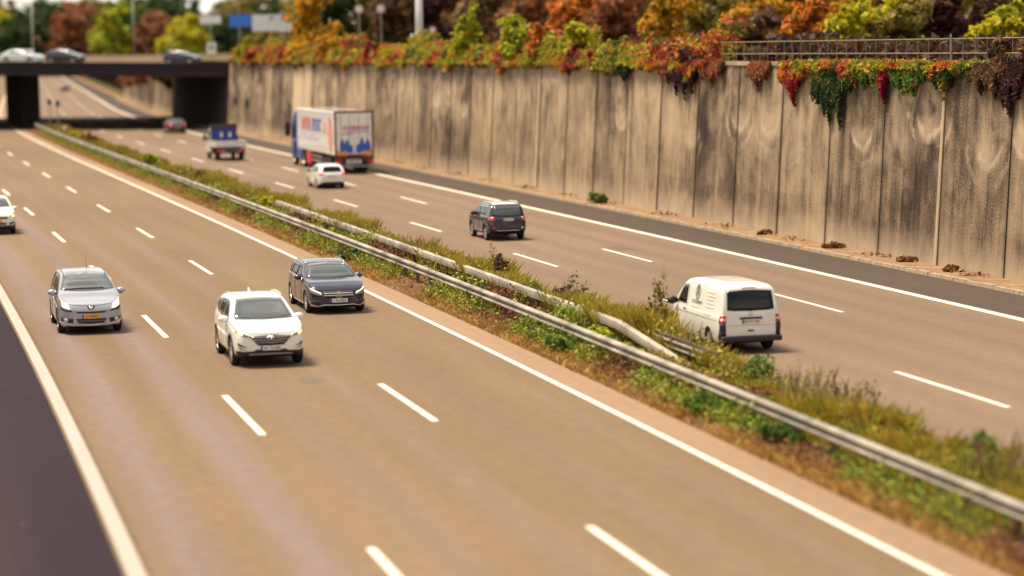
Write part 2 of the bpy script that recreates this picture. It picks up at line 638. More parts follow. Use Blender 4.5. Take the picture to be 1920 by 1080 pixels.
def dashes(name, d, ph, period=19.44, length=6.55, w=.165):
    vs, fs, uvs = [], [], []
    s = ph
    while s > SB: s -= period
    while s < 900:
        if s > SB + 10:
            for j in range(4):
                a, b = s - length + length * j / 4, s - length + length * (j + 1) / 4
                o = len(vs)
                for q, dd in ((a, d - w / 2), (a, d + w / 2), (b, d + w / 2), (b, d - w / 2)):
                    vs.append(P(q, dd, .004)); uvs.append((dd, q))
                fs.append((o, o + 1, o + 2, o + 3))
        s += period
    return uvmesh(name, vs, fs, uvs, PAINT, 'structure')


dashes('lane_line', -8.09, 110.6)
dashes('lane_line', -4.13, 169.6)
dashes('lane_line', 12.42, 148.3)
dashes('lane_line', 8.55, 167.2)
# asphalt repair patch in the right carriageway
c0 = s_of_px(1165, 11.9, 0)
pm = asphalt('patch_asphalt', (.13, .098, .075), [], (.1, .1, .1))
ribbon('road_patch', 12.75, 13.6, c0 + 3.2, c0 + 5.6, .003, pm, .6)
c1 = at_height(583, 714)
# dark repair smear ahead of the white car
sm = MB()
pts = []
for k in range(14):
    a = 2 * math.pi * k / 14
    r = .75 + .25 * math.sin(k * 2.3)
    pts.append((c1.x + .38 * r * math.cos(a), c1.y + .55 * r * math.sin(a), .003))
sm.add(pts, [tuple(range(14))])
tag(sm.build('road_stain', plain('tar_smear', (.105, .078, .06), .8, var=.3)), kind='structure')

# left bank, outside the picture
bank = MB()
bs = np.arange(SB, SE, 8.0)
vs = []
for s in bs:
    for d, z in ((-17.5, -.01), (-19, .2), (-31, 7.2), (-400, 7.5)):
        vs.append(P(s, d, z))
fs = []
for i in range(len(bs) - 1):
    for k in range(3):
        fs.append((i * 4 + k, (i + 1) * 4 + k, (i + 1) * 4 + k + 1, i * 4 + k + 1))
bank.add(vs, fs)
tag(bank.build('terrain', GROUND), kind='structure')

# ------------------------------------------------------------------ retaining wall
WALL_D, WALL_H, BAT = 20.95, 7.25, .060
SBR0 = s_of_px(429, 21.15, 2.5)  # bridge span along the road
SBR1 = SBR0 + 57.0


def wpt(s, h, off=0.0):
    return P(s, WALL_D + BAT * h + off, h)


# plateau behind the wall (both sides of the bridge)
for a, b in ((SB, SBR0 + 4), (SBR0 + 4, SE)):
    ribbon('terrain', 21.9, 420, a, b, WALL_H - .12, GROUND, 10, 3)

s_pale = s_of_px(578, WALL_D, 3), s_of_px(545, WALL_D, 3)
WALLM = concrete_wall('retaining_concrete', stripes=((56.66, 57.15), (s_pale[0], s_pale[1]), (33.4, 33.8), (112.2, 112.5)))
wall = empty('retaining_wall', P(0, WALL_D, 0), 0, 'long weathered concrete retaining wall of tall panels along the hard shoulder', 'wall')
WI = Matrix.Translation(-P(0, WALL_D, 0))


def wall_panel(sa, sb, par, inv, zt=WALL_H, gap=.13, mat=None, nu=4, name='wall_panel'):
    vs, fs, uvs = [], [], []
    nv = 4
    j = random.uniform(-.012, .012)
    for i in range(nu + 1):
        s = sa + gap / 2 + (sb - sa - gap) * i / nu
        for k in range(nv + 1):
            h = -.05 + (zt + .05) * k / nv
            vs.append(inv @ wpt(s, h, j)); uvs.append((s, h))
    w = nv + 1
    for i in range(nu):
        for k in range(nv):
            fs.append((i * w + k, i * w + k + 1, (i + 1) * w + k + 1, (i + 1) * w + k))
    # sides and top of the panel
    o = len(vs)
    for s in (sa + gap / 2, sb - gap / 2):
        for h in (-.05, zt):
            vs.append(inv @ wpt(s, h, .35)); uvs.append((s, h))
    fs += [(0, o, o + 1, nv), (nu * w, nu * w + nv, o + 3, o + 2), (nv, o + 1, o + 3, nu * w + nv)]
    return uvmesh(name, vs, fs, uvs, mat or WALLM, None, par)


sj = 51.3 - 5.5 * 14
while sj < SBR0 - 1:
    wall_panel(sj, min(sj + 5.5, SBR0 - .1), wall, WI)
    sj += 5.5
bk = MB()
vs = []
bsv = np.arange(51.3 - 77, SBR0 - .3, 5.0)
for s in bsv:
    vs += [WI @ wpt(s, -.1, .2), WI @ wpt(s, WALL_H - .2, .2)]
bk.add(vs, [(2 * i, 2 * i + 1, 2 * i + 3, 2 * i + 2) for i in range(len(bsv) - 1)])
bk.build('joint_backing', WELL, wall)
# coping
cp = MB()
vs, fs = [], []
for s in bsv:
    for off, h in ((-.07, WALL_H), (-.07, WALL_H + .16), (.6, WALL_H + .16), (.6, WALL_H)):
        vs.append(WI @ wpt(s, h, off))
for i in range(len(bsv) - 1):
    for k in range(4):
        fs.append((i * 4 + k, i * 4 + (k + 1) % 4, (i + 1) * 4 + (k + 1) % 4, (i + 1) * 4 + k))
cp.add(vs, fs)
cp.build('coping', plain('coping_concrete', (.30, .23, .165), .9, var=.35, scale=.8), wall)

# two small dark drain outlets near the bridge
for k, px in enumerate((441, 462)):
    s = s_of_px(px, WALL_D, 2.8)
    m = MB()
    m.box((0, 0, 0), (.55, .3, .7)).box((0, -.2, -.05), (.35, .14, .4))
    o = m.build('lamp_box', DARK)
    p = wpt(s, 3.0 if k else 3.1, -.16)
    o.location = p
    hd = heading(s)
    o.rotation_euler = (0, R(25), math.atan2(hd.y, hd.x))
    bevel(o, .05)
    tag(o, 'small dark box on the retaining wall, ' + ('nearest the bridge corner' if k == 0 else 'second from the bridge corner'), 'wall box', 'boxes on the wall by the bridge')

# wall beyond the bridge
wall2 = empty('retaining_wall', P(SBR1, WALL_D, 0), 0, 'sunlit concrete retaining wall seen through the bridge opening', 'wall')
W2I = Matrix.Translation(-P(SBR1, WALL_D, 0))
WALLM2 = concrete_wall('far_concrete', arcs=0.0)
sj = SBR1 + .1
while sj < 420:
    wall_panel(sj, sj + 5.5, wall2, W2I, zt=4.6 - max(0, (sj - 330) * .02), mat=WALLM2, nu=2)
    sj += 5.5
# bank above the far wall
bk2 = MB()
bsv = np.arange(SBR1 - 1, 420, 8.0)
vs = []
for s in bsv:
    vs += [wpt(s, 4.55, .2), P(s, 27, WALL_H - .1)]
bk2.add(vs, [(2 * i, 2 * i + 1, 2 * i + 3, 2 * i + 2) for i in range(len(bsv) - 1)])
tag(bk2.build('terrain', GROUND), kind='structure')

# ------------------------------------------------------------------ bridge
BR = P(SBR0, WALL_D + .2, 0)
BLEFT = at_depth(0, 119, BR.y + 9)
bdir = Vector((BLEFT.x - BR.x, BLEFT.y - BR.y, 0))
BSLOPE = (BLEFT.z - 6.80) / bdir.length
bdir.normalize()
broad = P(SBR1, 0) - P(SBR0, 0)
bridge = empty('road_bridge', BR, 0, 'dark concrete road bridge crossing the whole motorway cutting with cars on it', 'bridge')
BI = Matrix.Translation(-BR)


def bpt(a, r, z):
    """a metres left along the near edge, r share of the way back, z relative to the deck top"""
    return BI @ (BR + bdir * a + broad * r + Vector((0, 0, 6.80 + BSLOPE * a + z)))


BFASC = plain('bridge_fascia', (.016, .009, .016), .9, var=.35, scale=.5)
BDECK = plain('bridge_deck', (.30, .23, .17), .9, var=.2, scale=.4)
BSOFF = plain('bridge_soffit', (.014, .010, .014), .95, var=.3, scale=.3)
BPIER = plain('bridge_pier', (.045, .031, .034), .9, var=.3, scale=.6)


def slab(a0, a1, r0, r1, z0, z1, name, mat, zb=None):
    m = MB()
    vs = [bpt(a0, r0, z0), bpt(a1, r0, z0), bpt(a1, r1, z0), bpt(a0, r1, z0), bpt(a0, r0, z1), bpt(a1, r0, z1), bpt(a1, r1, z1), bpt(a0, r1, z1)]
    m.add(vs, [(0, 3, 2, 1), (4, 5, 6, 7), (0, 1, 5, 4), (1, 2, 6, 5), (2, 3, 7, 6), (3, 0, 4, 7)])
    return fix_normals(m.build(name, mat, bridge))


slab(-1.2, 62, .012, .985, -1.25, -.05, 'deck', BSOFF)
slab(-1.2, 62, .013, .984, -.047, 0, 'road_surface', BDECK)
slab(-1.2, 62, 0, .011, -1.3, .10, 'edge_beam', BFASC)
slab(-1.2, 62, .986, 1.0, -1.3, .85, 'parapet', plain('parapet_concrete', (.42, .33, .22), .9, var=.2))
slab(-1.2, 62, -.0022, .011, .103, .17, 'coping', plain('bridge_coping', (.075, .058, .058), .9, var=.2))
# median pier: a long wall between the carriageways
m = MB()
vs = []
PS = SBR0 + 27
for s, d in ((PS, d_of_px(44, PS, 1)), (PS, d_of_px(76, PS, 1)), (PS + 24, d_of_px(76, PS, 1)), (PS + 24, d_of_px(12, PS + 24, 1))):
    vs += [BI @ P(s, d, -.05), BI @ P(s, d, 5.75 + BSLOPE * 18)]
m.add(vs, [(0, 1, 3, 2), (2, 3, 5, 4), (4, 5, 7, 6), (6, 7, 1, 0)])
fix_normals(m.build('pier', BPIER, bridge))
# right abutment wall
m = MB()
vs = []
for s, d in ((SBR0, WALL_D), (SBR0, 24), (SBR1, 24), (SBR1, WALL_D)):
    vs += [BI @ P(s, d, -.05), BI @ P(s, d + BAT * 6 * (d < 22), 5.66)]
m.add(vs, [(0, 1, 3, 2), (2, 3, 5, 4), (4, 5, 7, 6), (6, 7, 1, 0)])
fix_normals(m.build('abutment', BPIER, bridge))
m = MB()
vs = []
for s, d in ((215, -17.6), (215, -21), (278, -21), (278, -17.6)):
    vs += [BI @ P(s, d, -.05), BI @ P(s, d, 6.0)]
m.add(vs, [(0, 1, 3, 2), (2, 3, 5, 4), (4, 5, 7, 6), (6, 7, 1, 0)])
fix_normals(m.build('abutment', BPIER, bridge))

# ------------------------------------------------------------------ guard rails


def wprofile():
    """standard two-wave beam, (out, up) in metres, 0.31 high; out faces the traffic"""
    return [(.0, -.155), (.03, -.150), (.05, -.14), (.105, -.115), (.115, -.085), (.105, -.052), (.012, -.030), (0.0, 0),
            (.012, .030), (.105, .052), (.115, .085), (.105, .115), (.05, .14), (.03, .150), (.0, .155)]


def rail_mesh(name, d, s0, s1, zc, side, parent, mat, inv, step=2.0, ddip=None, prof=None, closed=False):
    sv = np.arange(s0, s1 + .01, step)
    pr = prof or wprofile()
    m = MB()
    vs = []
    for s in sv:
        zz = zc(s) if callable(zc) else zc
        dd = d(s) if callable(d) else d
        for o, u in pr:
            vs.append(inv @ P(s, dd + side * o, zz + u))
    w = len(pr)
    fs = []
    for i in range(len(sv) - 1):
        for k in range(w if closed else w - 1):
            k2 = (k + 1) % w
            fs.append((i * w + k, i * w + k2, (i + 1) * w + k2, (i + 1) * w + k))
    m.add(vs, fs)
    if closed:
        m.add([vs[k] for k in range(w)], [tuple(range(w))])
        m.add([vs[-w + k] for k in range(w)], [tuple(range(w))])
    o = m.build(name, mat, parent, smooth=not closed)
    if closed: fix_normals(o)
    return o


def posts(parent, inv, d, svals, zt, w=.1, name='post', mat=STEEL_D):
    base = None
    for s in svals:
        p = P(s, d, 0)
        hd = heading(s)
        if base is None:
            m = MB()
            m.box((0, 0, zt / 2 - .1), (.055, w, zt + .2))
            m.box((0, w / 2, zt / 2 - .1), (.12, .012, zt + .2)).box((0, -w / 2, zt / 2 - .1), (.12, .012, zt + .2))
            base = o = m.build(name, mat, parent)
        else:
            o = base.copy()
            COL.objects.link(o)
        o.parent = parent
        o.location = inv @ p
        o.rotation_euler = (0, 0, math.atan2(hd.y, hd.x))


org = P(0, 2.0, 0)
INV = Matrix.Translation(-org)
gr1 = empty('guard_rail', org, 0, 'two-wave steel crash barrier running along the near side of the planted median', 'guard rail', 'guard rails in the median')
rail_mesh('beam', 2.06, -28, 250, .615, -1, gr1, STEEL, INV)
posts(gr1, INV, 2.14, list(np.arange(4, 110, 2.1)) + list(np.arange(110, 230, 4.2)), .72)
org = P(60, 3.3, 0)
INV = Matrix.Translation(-org)
gr2 = empty('guard_rail', org, 0, 'pale box-beam crash barrier in mid-median, sloping into the ground at its near end', 'guard rail', 'guard rails in the median')
boxp = [(-.09, -.1), (-.1, 0), (-.09, .1), (-.05, .135), (.05, .135), (.09, .1), (.1, 0), (.09, -.1)]
rail_mesh('beam', lambda s: 3.33 + .5 * max(0, min(1, (38.5 - s) / 5.5)), 33.2, 97, lambda s: .70 - .66 * max(0, min(1, (38.2 - s) / 4.8)), 1, gr2, plain('pale_beam', (.31, .275, .225), .65, .1, var=.5, scale=.8), INV, .8, prof=boxp, closed=True)
posts(gr2, INV, 3.33, np.arange(39.6, 97, 1.4), .62)
org = P(60, 4.05, 0)
INV = Matrix.Translation(-org)
gr3 = empty('guard_rail', org, 0, 'thin crash barrier beside the far carriageway, half buried in weeds', 'guard rail', 'guard rails in the median')
rail_mesh('beam', 4.02, 31.6, 120, .48, 1, gr3, STEEL, INV)
posts(gr3, INV, 3.95, np.arange(42, 110, 2.1), .6)

# ------------------------------------------------------------------ foliage


def noise0(s):
    return .5 * math.sin(s * .9) + .35 * math.sin(s * .37 + 1.3) + .35 * math.sin(s * 2.3 + .4)



def leaf_geo(cen, size, up=0.0, out=None, aspect=1.7):
    """leaf quads (rhombs) round given centres"""
    n = len(cen)
    nrm = rng.normal(size=(n, 3))
    if out is not None: nrm = nrm + out * 1.2
    nrm[:, 2] += up
    nrm /= np.linalg.norm(nrm, axis=1, keepdims=True) + 1e-9
    t = np.cross(nrm, rng.normal(size=(n, 3)))
    t /= np.linalg.norm(t, axis=1, keepdims=True) + 1e-9
    b = np.cross(nrm, t)
    sz = size * rng.uniform(.55, 1.4, size=(n, 1))
    a = t * sz * aspect / 2
    c = b * sz / 2
    v = np.empty((n, 4, 3))
    v[:, 0] = cen - a
    v[:, 1] = cen + c - a * .1 + nrm * sz * .12
    v[:, 2] = cen + a
    v[:, 3] = cen - c - a * .1 + nrm * sz * .12
    return v.reshape(-1, 3)


def quads_obj(name, v, mat, parent=None, loc=None):
    n = len(v) // 4
    me = bpy.data.meshes.new(name)
    me.vertices.add(len(v))
    me.vertices.foreach_set('co', np.asarray(v, dtype=np.float32).ravel())
    me.loops.add(n * 4)
    me.loops.foreach_set('vertex_index', np.arange(n * 4, dtype=np.int32))
    me.polygons.add(n)
    me.polygons.foreach_set('loop_start', np.arange(0, n * 4, 4, dtype=np.int32))
    me.polygons.foreach_set('loop_total', np.full(n, 4, dtype=np.int32))
    me.materials.append(mat)
    me.update(calc_edges=True)
    me.validate()
    o = bpy.data.objects.new(name, me)
    COL.objects.link(o)
    if parent: o.parent = parent
    if loc is not None: o.location = loc
    return o


def blob_points(blobs, n):
    """points in the outer part of ellipsoids, in ragged sub-clumps. blobs: (centre, radii)"""
    w = np.array([max(b[1]) ** 2 for b in blobs])
    w = w / w.sum()
    pts, outs = [], []
    for (c, r), q in zip(blobs, w):
        k = max(8, int(n * q))
        nc = max(6, int(k / 38))
        d = rng.normal(size=(nc, 3))
        d /= np.linalg.norm(d, axis=1, keepdims=True)
        rad = rng.uniform(.35, 1.0, size=(nc, 1)) ** .6
        cc = d * rad
        idx = rng.integers(0, nc, size=k)
        p = cc[idx] + rng.normal(size=(k, 3)) * rng.uniform(.08, .22, size=(nc, 1))[idx]
        outs.append(p / (np.linalg.norm(p, axis=1, keepdims=True) + 1e-6))
        pts.append(np.array(c) + p * np.array(r))
    return np.concatenate(pts), np.concatenate(outs)


BARK = plain('bark', (.085, .06, .042), .95, var=.4, scale=4)
STALK = plain('dry_stalk', (.27, .19, .07), .9, var=.3)


def stems(base, tips, r0, parent, mat=BARK, name='stem'):
    m = MB()
    for tp in tips:
        tp = Vector(tp)
        b = Vector(base) + Vector((random.uniform(-1, 1), random.uniform(-1, 1), 0)) * r0
        mid = b.lerp(tp, .5) + Vector((random.uniform(-1, 1), random.uniform(-1, 1), random.uniform(0, 1))) * (tp - b).length * .08
        m.tube([b, mid, tp], [r0, r0 * .7, r0 * .3], 5)
    return m.build(name, mat, parent, smooth=True)


def shrub(name, base, blobs, n, size, mat, label, cat='shrub', group=None, stemr=.05, drape=None):
    """base in world, blobs in world"""
    base = Vector(base)
    r = empty(name, base, 0, label, cat, group)
    lb = [(Vector(c) - base, rr) for c, rr in blobs]
    v = np.zeros((0, 3))
    if lb:
        p, o = blob_points(lb, n)
        v = leaf_geo(p, size, .3, o)
    if drape is not None:
        v = np.concatenate([v, leaf_geo(drape - np.array(base), .125, -.2, np.tile(np.array([[-1.0, -.2, .3]]), (len(drape), 1)))])
        if not lb: lb = [(Vector(drape[0]) - base, (.3, .3, .3)), (Vector(drape[len(drape) // 2]) - base, (.3, .3, .3))]
    quads_obj('foliage', v, mat, r)
    stems((0, 0, 0), [c for c, rr in lb] + [Vector(c) + Vector((rr[0] * .4, 0, rr[2] * .5)) for c, rr in lb], stemr, r)
    return r


def tree(name, base, h, crown, n, size, mat, label, group=None, trunk_r=.2):
    """crown: (dx, dy, z share, rx, rz) blobs in metres about the trunk"""
    base = Vector(base)
    r = empty(name, base, 0, label, 'tree', group)
    m = MB()
    lean = random.uniform(-.04, .04)
    m.tube([(0, 0, -.3), (lean * h * .3, 0, h * .3), (lean * h * .6, .1, h * .6), (lean * h, 0, h * .92)], [trunk_r, trunk_r * .8, trunk_r * .5, trunk_r * .12], 8)
    for dx, dy, zz, rx, rz in crown:
        z0 = h * max(.2, zz - .25)
        m.tube([(lean * z0, 0, z0), (dx * .5, dy * .5, h * zz - rz * .35), (dx, dy, h * zz)], [trunk_r * .45, trunk_r * .3, trunk_r * .1], 5)
    m.build('trunk', BARK, r, smooth=True)
    p, o = blob_points([((dx, dy, h * zz), (rx, rx, rz)) for dx, dy, zz, rx, rz in crown], n)
    quads_obj('crown', leaf_geo(p, size, .3, o), mat, r)
    return r


L_YG = leafmat('leaf_yellowgreen', [(0.15, 0.188, 0.015), (0.375, 0.375, 0.022), (0.575, 0.5, 0.025), (0.65, 0.525, 0.037)])
L_GOLD = leafmat('leaf_gold', [(0.2, 0.23, 0.025), (0.275, 0.15, 0.019), (0.625, 0.325, 0.025), (0.775, 0.45, 0.037), (0.525, 0.375, 0.037)])
L_ORANGE = leafmat('leaf_orange', [(0.17, 0.18, 0.025), (0.25, 0.088, 0.025), (0.6, 0.175, 0.025), (0.725, 0.275, 0.037), (0.625, 0.35, 0.05)])
L_RED = leafmat('leaf_crimson', [(0.102, 0.008, 0.015), (0.286, 0.012, 0.026), (0.367, 0.031, 0.031), (0.204, 0.031, 0.02)])
L_RUST = leafmat('leaf_rust', [(0.12, 0.12, 0.025), (0.135, 0.06, 0.038), (0.33, 0.12, 0.06), (0.45, 0.165, 0.068), (0.3, 0.165, 0.075)])
L_GREEN = leafmat('leaf_green', [(0.027, 0.068, 0.015), (0.075, 0.15, 0.027), (0.15, 0.24, 0.033), (0.3, 0.33, 0.045)])
L_DKGREEN = leafmat('leaf_darkgreen', [(0.013, 0.027, 0.013), (0.027, 0.056, 0.018), (0.062, 0.094, 0.025), (0.112, 0.125, 0.031)])
L_OLIVE = leafmat('leaf_olive', [(0.075, 0.068, 0.022), (0.195, 0.165, 0.038), (0.315, 0.255, 0.053), (0.39, 0.24, 0.06)])
L_BROWN = leafmat('leaf_brown', [(0.09, 0.1, 0.025), (0.068, 0.039, 0.027), (0.15, 0.083, 0.045), (0.255, 0.135, 0.068), (0.195, 0.135, 0.06)])
L_PURPLE = leafmat('leaf_darkpurple', [(.02, .010, .014), (.05, .02, .022), (.10, .04, .03), (.06, .045, .03)])
L_BRIGHT = leafmat('leaf_bright', [(.08, .12, .012), (.24, .28, .018), (.42, .42, .02), (.55, .48, .03)])

# things along the top of the wall. (px, top y, bottom y, width px, material, name, label)
WTOP = [
 (452, 70, 116, 52, L_YG, 'shrub', 'yellow-green shrub on the wall top right beside the bridge end'),
 (478, 84, 124, 62, L_RED, 'creeper', 'crimson creeper over the wall top nearest the bridge'),
 (530, 88, 124, 48, L_RED, 'creeper', 'bright red creeper on the wall top, just right of the crimson one'),
 (548, 62, 102, 60, L_GOLD, 'shrub', 'golden shrub behind the red creepers, under the white end of the large sign'),
 (556, 99, 132, 34, L_DKGREEN, 'ivy', 'small dark green ivy patch hanging over the wall above the pale pilaster'),
 (610, 42, 118, 66, L_GOLD, 'shrub', 'tall golden yellow shrub on the wall above the truck'),
 (655, 99, 126, 38, L_YG, 'shrub', 'small yellow shrub low on the wall edge behind the truck top'),
 (690, 72, 120, 44, L_RED, 'creeper', 'red creeper upright on the wall top left of the round yellow bush'),
 (732, 74, 128, 66, L_YG, 'shrub', 'round yellow-green bush on the wall top left of the white mast'),
 (790, 95, 124, 74, L_OLIVE, 'hedge_shrub', 'low olive brown shrub on the wall top at the foot of the white mast'),
 (845, 70, 128, 46, L_YG, 'shrub', 'yellow-green shrub on the wall top just right of the white mast'),
 (862, 6, 86, 72, L_BRIGHT, 'young_tree', 'bright yellow-green young tree standing right of the white mast'),
 (955, 0, 84, 74, L_BRIGHT, 'young_tree', 'bright yellow-green young tree, second to the right of the white mast'),
 (905, 84, 130, 78, L_OLIVE, 'hedge_shrub', 'olive and brown shrub on the wall edge between the two bright young trees'),
 (938, 112, 138, 34, L_GREEN, 'ivy', 'little green ivy tuft hanging over the wall under the second bright young tree'),
 (1000, 46, 122, 78, L_ORANGE, 'shrub', 'orange shrub on the wall top right of the bright young trees'),
 (1010, 96, 132, 40, L_RED, 'creeper', 'dark red creeper hanging under the orange shrub'),
 (1068, 34, 84, 60, L_YG, 'shrub', 'yellow shrub behind the scarlet creeper on the wall top'),
 (1070, 70, 142, 34, L_RED, 'creeper', 'scarlet creeper trailing in a narrow strip over the wall'),
 (1112, 84, 132, 36, L_RED, 'creeper', 'wine red creeper trailing over the wall right of the scarlet strip'),
 (1150, 62, 150, 74, L_OLIVE, 'shrub', 'olive yellow shrub bulging over the wall left of the dark purple one'),
 (1178, 105, 160, 44, L_DKGREEN, 'ivy', 'dark pointed ivy tongue below the olive yellow shrub'),
 (1222, 88, 140, 24, L_GOLD, 'shrub', 'narrow golden spray on the wall edge between two dark shrubs'),
 (1258, 56, 160, 70, L_RUST, 'shrub', 'rusty brown shrub on the wall top before the railing starts'),
 (1290, 78, 186, 110, L_PURPLE, 'shrub', 'dark purple shrub hanging far over the wall just before the railing'),
 (1340, 117, 164, 80, L_RUST, 'creeper', 'rust red creeper hanging under the start of the railing'),
 (1428, 120, 172, 72, L_RUST, 'creeper', 'brownish red creeper with two tongues under the railing'),
 (1492, 118, 172, 100, L_ORANGE, 'creeper', 'orange creeper mat on the wall edge left of the big dark green ivy'),
 (1498, 140, 202, 54, L_RED, 'creeper', 'deep red creeper tongues hanging below the orange mat'),
 (1568, 120, 240, 135, L_DKGREEN, 'ivy', 'big dark green ivy tongue hanging deepest over the wall'),
 (1634, 128, 172, 90, L_GREEN, 'ivy', 'green ivy curtain just right of the big dark tongue'),
 (1668, 136, 196, 28, L_RED, 'creeper', 'thin dark red creeper strand between two green curtains'),
 (1712, 128, 186, 110, L_GREEN, 'ivy', 'green ivy curtain below the thick railing post'),
 (1772, 128, 170, 90, L_DKGREEN, 'ivy', 'dark green ivy curtain at the end of the clipped row'),
 (1736, 123, 142, 130, L_YG, 'creeper', 'yellow fringe of creeper along the wall edge below the railing end'),
 (1862, 60, 190, 92, L_BROWN, 'shrub', 'bare brown shrub with reddish twigs at the right end of the wall'),
 (1906, 95, 232, 62, L_PURPLE, 'shrub', 'dark purple shrub hanging over the wall at the picture edge'),
]
for px, yt, yb, wpx, mat, nm, lab in WTOP:
    s = s_of_px(px, WALL_D + .4, WALL_H)
    e = wpt(s, WALL_H)
    _, ye, dep = project(e)
    k = FPX / dep
    wid, up, dn = wpx / k, (ye - yt) / k, (yb - ye) / k
    hd = heading(s)
    nout = Vector((hd.y, -hd.x, 0))
    hang = nm in ('creeper', 'ivy')
    back = .25 if hang else .45
    blobs = []
    if up > .15:
        nb = max(6, int(wid * max(up, .8) * 2.2))
        for q in range(min(nb, 16)):
            f = random.uniform(-.5, .5)
            rr = random.uniform(.16, .30) * min(wid, 2.2)
            zt = up * (1 - .8 * abs(f) ** 1.5) * random.uniform(.55, 1.08)
            zc = random.uniform(.1, 1.0) * max(.2, zt - rr * .6)
            blobs.append((e + hd * (-f * wid) + nout * (back + random.uniform(-.25, .6)) + Vector((0, 0, zc)), (rr, rr, rr * random.uniform(.7, 1.1))))
        blobs.append((e + nout * (back + .2) + Vector((0, 0, up * .3)), (wid * .42, .4, max(.3, up * .35))))
    drape = None
    if dn > .15:
        # a flat curtain of leaves down the face, its lower edge drawn out in tongues
        m_ = int(min(6500, 300 + wid * dn * 2300))
        wid *= 1.5
        f = rng.uniform(-.5, .5, m_)
        ph = px * .37
        tng = .62 + .22 * np.cos(f * wid * 5.1 + ph) + .20 * np.cos(f * wid * 11.3 + ph * 2.7)
        ln = dn * np.clip(1.05 - .75 * np.abs(f * 2) ** 2.6, .2, 1) * np.clip(tng, .15, 1.05) * rng.uniform(.75, 1.12, m_)
        v_ = ln * rng.uniform(0, 1, m_) ** .85
        bulge = -.10 - .22 * np.sin(np.pi * np.clip(v_ / (dn + .01), 0, 1)) * rng.uniform(.2, 1, m_)
        drape = np.array([wpt(s - ff * wid, WALL_H + .12 - vv, bb) for ff, vv, bb in zip(f, v_, bulge)])
    vol = sum(b[1][0] * max(b[1][2], b[1][1]) for b in blobs)
    shrub_drape = drape
    shrub(nm, wpt(s, WALL_H - .05, .5), blobs, int(min(6500, 800 + vol * 900)), .17 if hang else .21, mat, lab,
          {'young_tree': 'tree', 'ivy': 'ivy', 'creeper': 'creeper'}.get(nm, 'shrub'), 'plants along the wall top', .04, drape)

# undergrowth along the edge, spilling over the coping
UG = leafmat('undergrowth', [(.05, .06, .015), (.16, .20, .022), (.40, .38, .03), (.16, .22, .025), (.50, .30, .03), (.52, .17, .03), (.34, .04, .035), (.20, .03, .03), (.12, .12, .02)], .38, .6, .42, .3, 3.2)
n = 70000
s_ = 45 + (SBR0 - 47) * rng.uniform(size=n)
hang_ = np.array([.12 + .55 * max(0, noise0(s)) for s in s_])
up_ = np.array([.7 + 1.35 * max(0, noise0(s * .55 + 40)) + .4 * noise0(s * 1.7) for s in s_])
h_ = np.where(rng.uniform(size=n) < .35, -hang_ * rng.uniform(size=n) ** .7, up_ * rng.uniform(size=n))
o_ = np.where(h_ < 0, -.22 + rng.normal(0, .06, n), -.20 + 1.8 * rng.uniform(size=n) ** 1.2 + .25 * h_)
SF_ = s_of_px(1320, WALL_D, WALL_H)
SQ0_, SQ1_ = s_of_px(1808, WALL_D, WALL_H), s_of_px(1460, WALL_D, WALL_H)
keep_ = (s_ > SF_) | ((h_ < .10) & (h_ > -.42) & (s_ > SQ0_) & (s_ < SQ1_))
s_, h_, o_ = s_[keep_], h_[keep_], o_[keep_]
cen = np.array([wpt(a, WALL_H + b + .1, c) for a, b, c in zip(s_, h_, o_)])
tag(quads_obj('undergrowth', leaf_geo(cen, .19, .4), UG), 'mixed autumn undergrowth along the edge of the wall top', 'undergrowth', kind='stuff')
# one connected creeper mat along the right part of the wall top
n = 5200
s_ = rng.uniform(SQ0_, SQ1_, n)
ln = (.55 + .35 * np.cos(s_ * 2.1) + .25 * np.cos(s_ * 5.3 + 1)) * rng.uniform(.7, 1.15, n)
v_ = np.clip(ln, .1, 1.3) * rng.uniform(size=n) ** .9
q_ = Vector(wpt((SQ0_ + SQ1_) / 2, WALL_H, .3))
dr_ = np.array([wpt(a, WALL_H + .15 - b, -.08 - .2 * random.random()) for a, b in zip(s_, v_)])
shrub('creeper', q_, [], 0, .1, leafmat('mat_leaves', [(.03, .05, .012), (.09, .15, .02), (.20, .22, .03), (.34, .20, .03), (.30, .08, .03), (.10, .10, .02)]), 'mixed green and rust creeper mat joining the hanging tongues under the railing', 'creeper', 'plants along the wall top', .03, dr_)
n = 9000
s_ = rng.uniform(38, SF_ + 3, n)
o_ = 1.2 + 3.0 * rng.uniform(size=n)
h_ = rng.uniform(0, 1, n) ** .8 * np.array([.7 + .7 * max(0, noise0(s * .8 + 9)) for s in s_])
cen = np.array([wpt(a, WALL_H + b, c) for a, b, c in zip(s_, h_, o_)])
tag(quads_obj('thicket', leaf_geo(cen, .24, .3), leafmat('thicket_leaves', [(.02, .010, .014), (.055, .028, .022), (.10, .05, .025), (.05, .05, .018)])), 'dark brown thicket behind the railing', 'thicket', kind='stuff')
# woodland mass closing the plateau behind the single trees
n = 56000
s_ = rng.uniform(-30, 330, n)
d_ = 58 + 26 * rng.uniform(size=n) ** 1.5 + 5 * np.sin(s_ * .21)
z_ = WALL_H - .2 + 14 * rng.uniform(size=n) * (.72 + .16 * np.sin(s_ * .35) + .12 * np.sin(s_ * .93 + 1))
cen = np.array([P(a, b, c) for a, b, c in zip(s_, d_, z_)])
tag(quads_obj('woodland', leaf_geo(cen, .75, .3), leafmat('wood_mix', [(.035, .028, .015), (.12, .10, .022), (.26, .17, .03), (.28, .12, .035), (.15, .15, .03)], .38, .6, .16, .4, 2.2)), 'dark autumn wood behind the single trees on the plateau', 'woodland', kind='stuff')

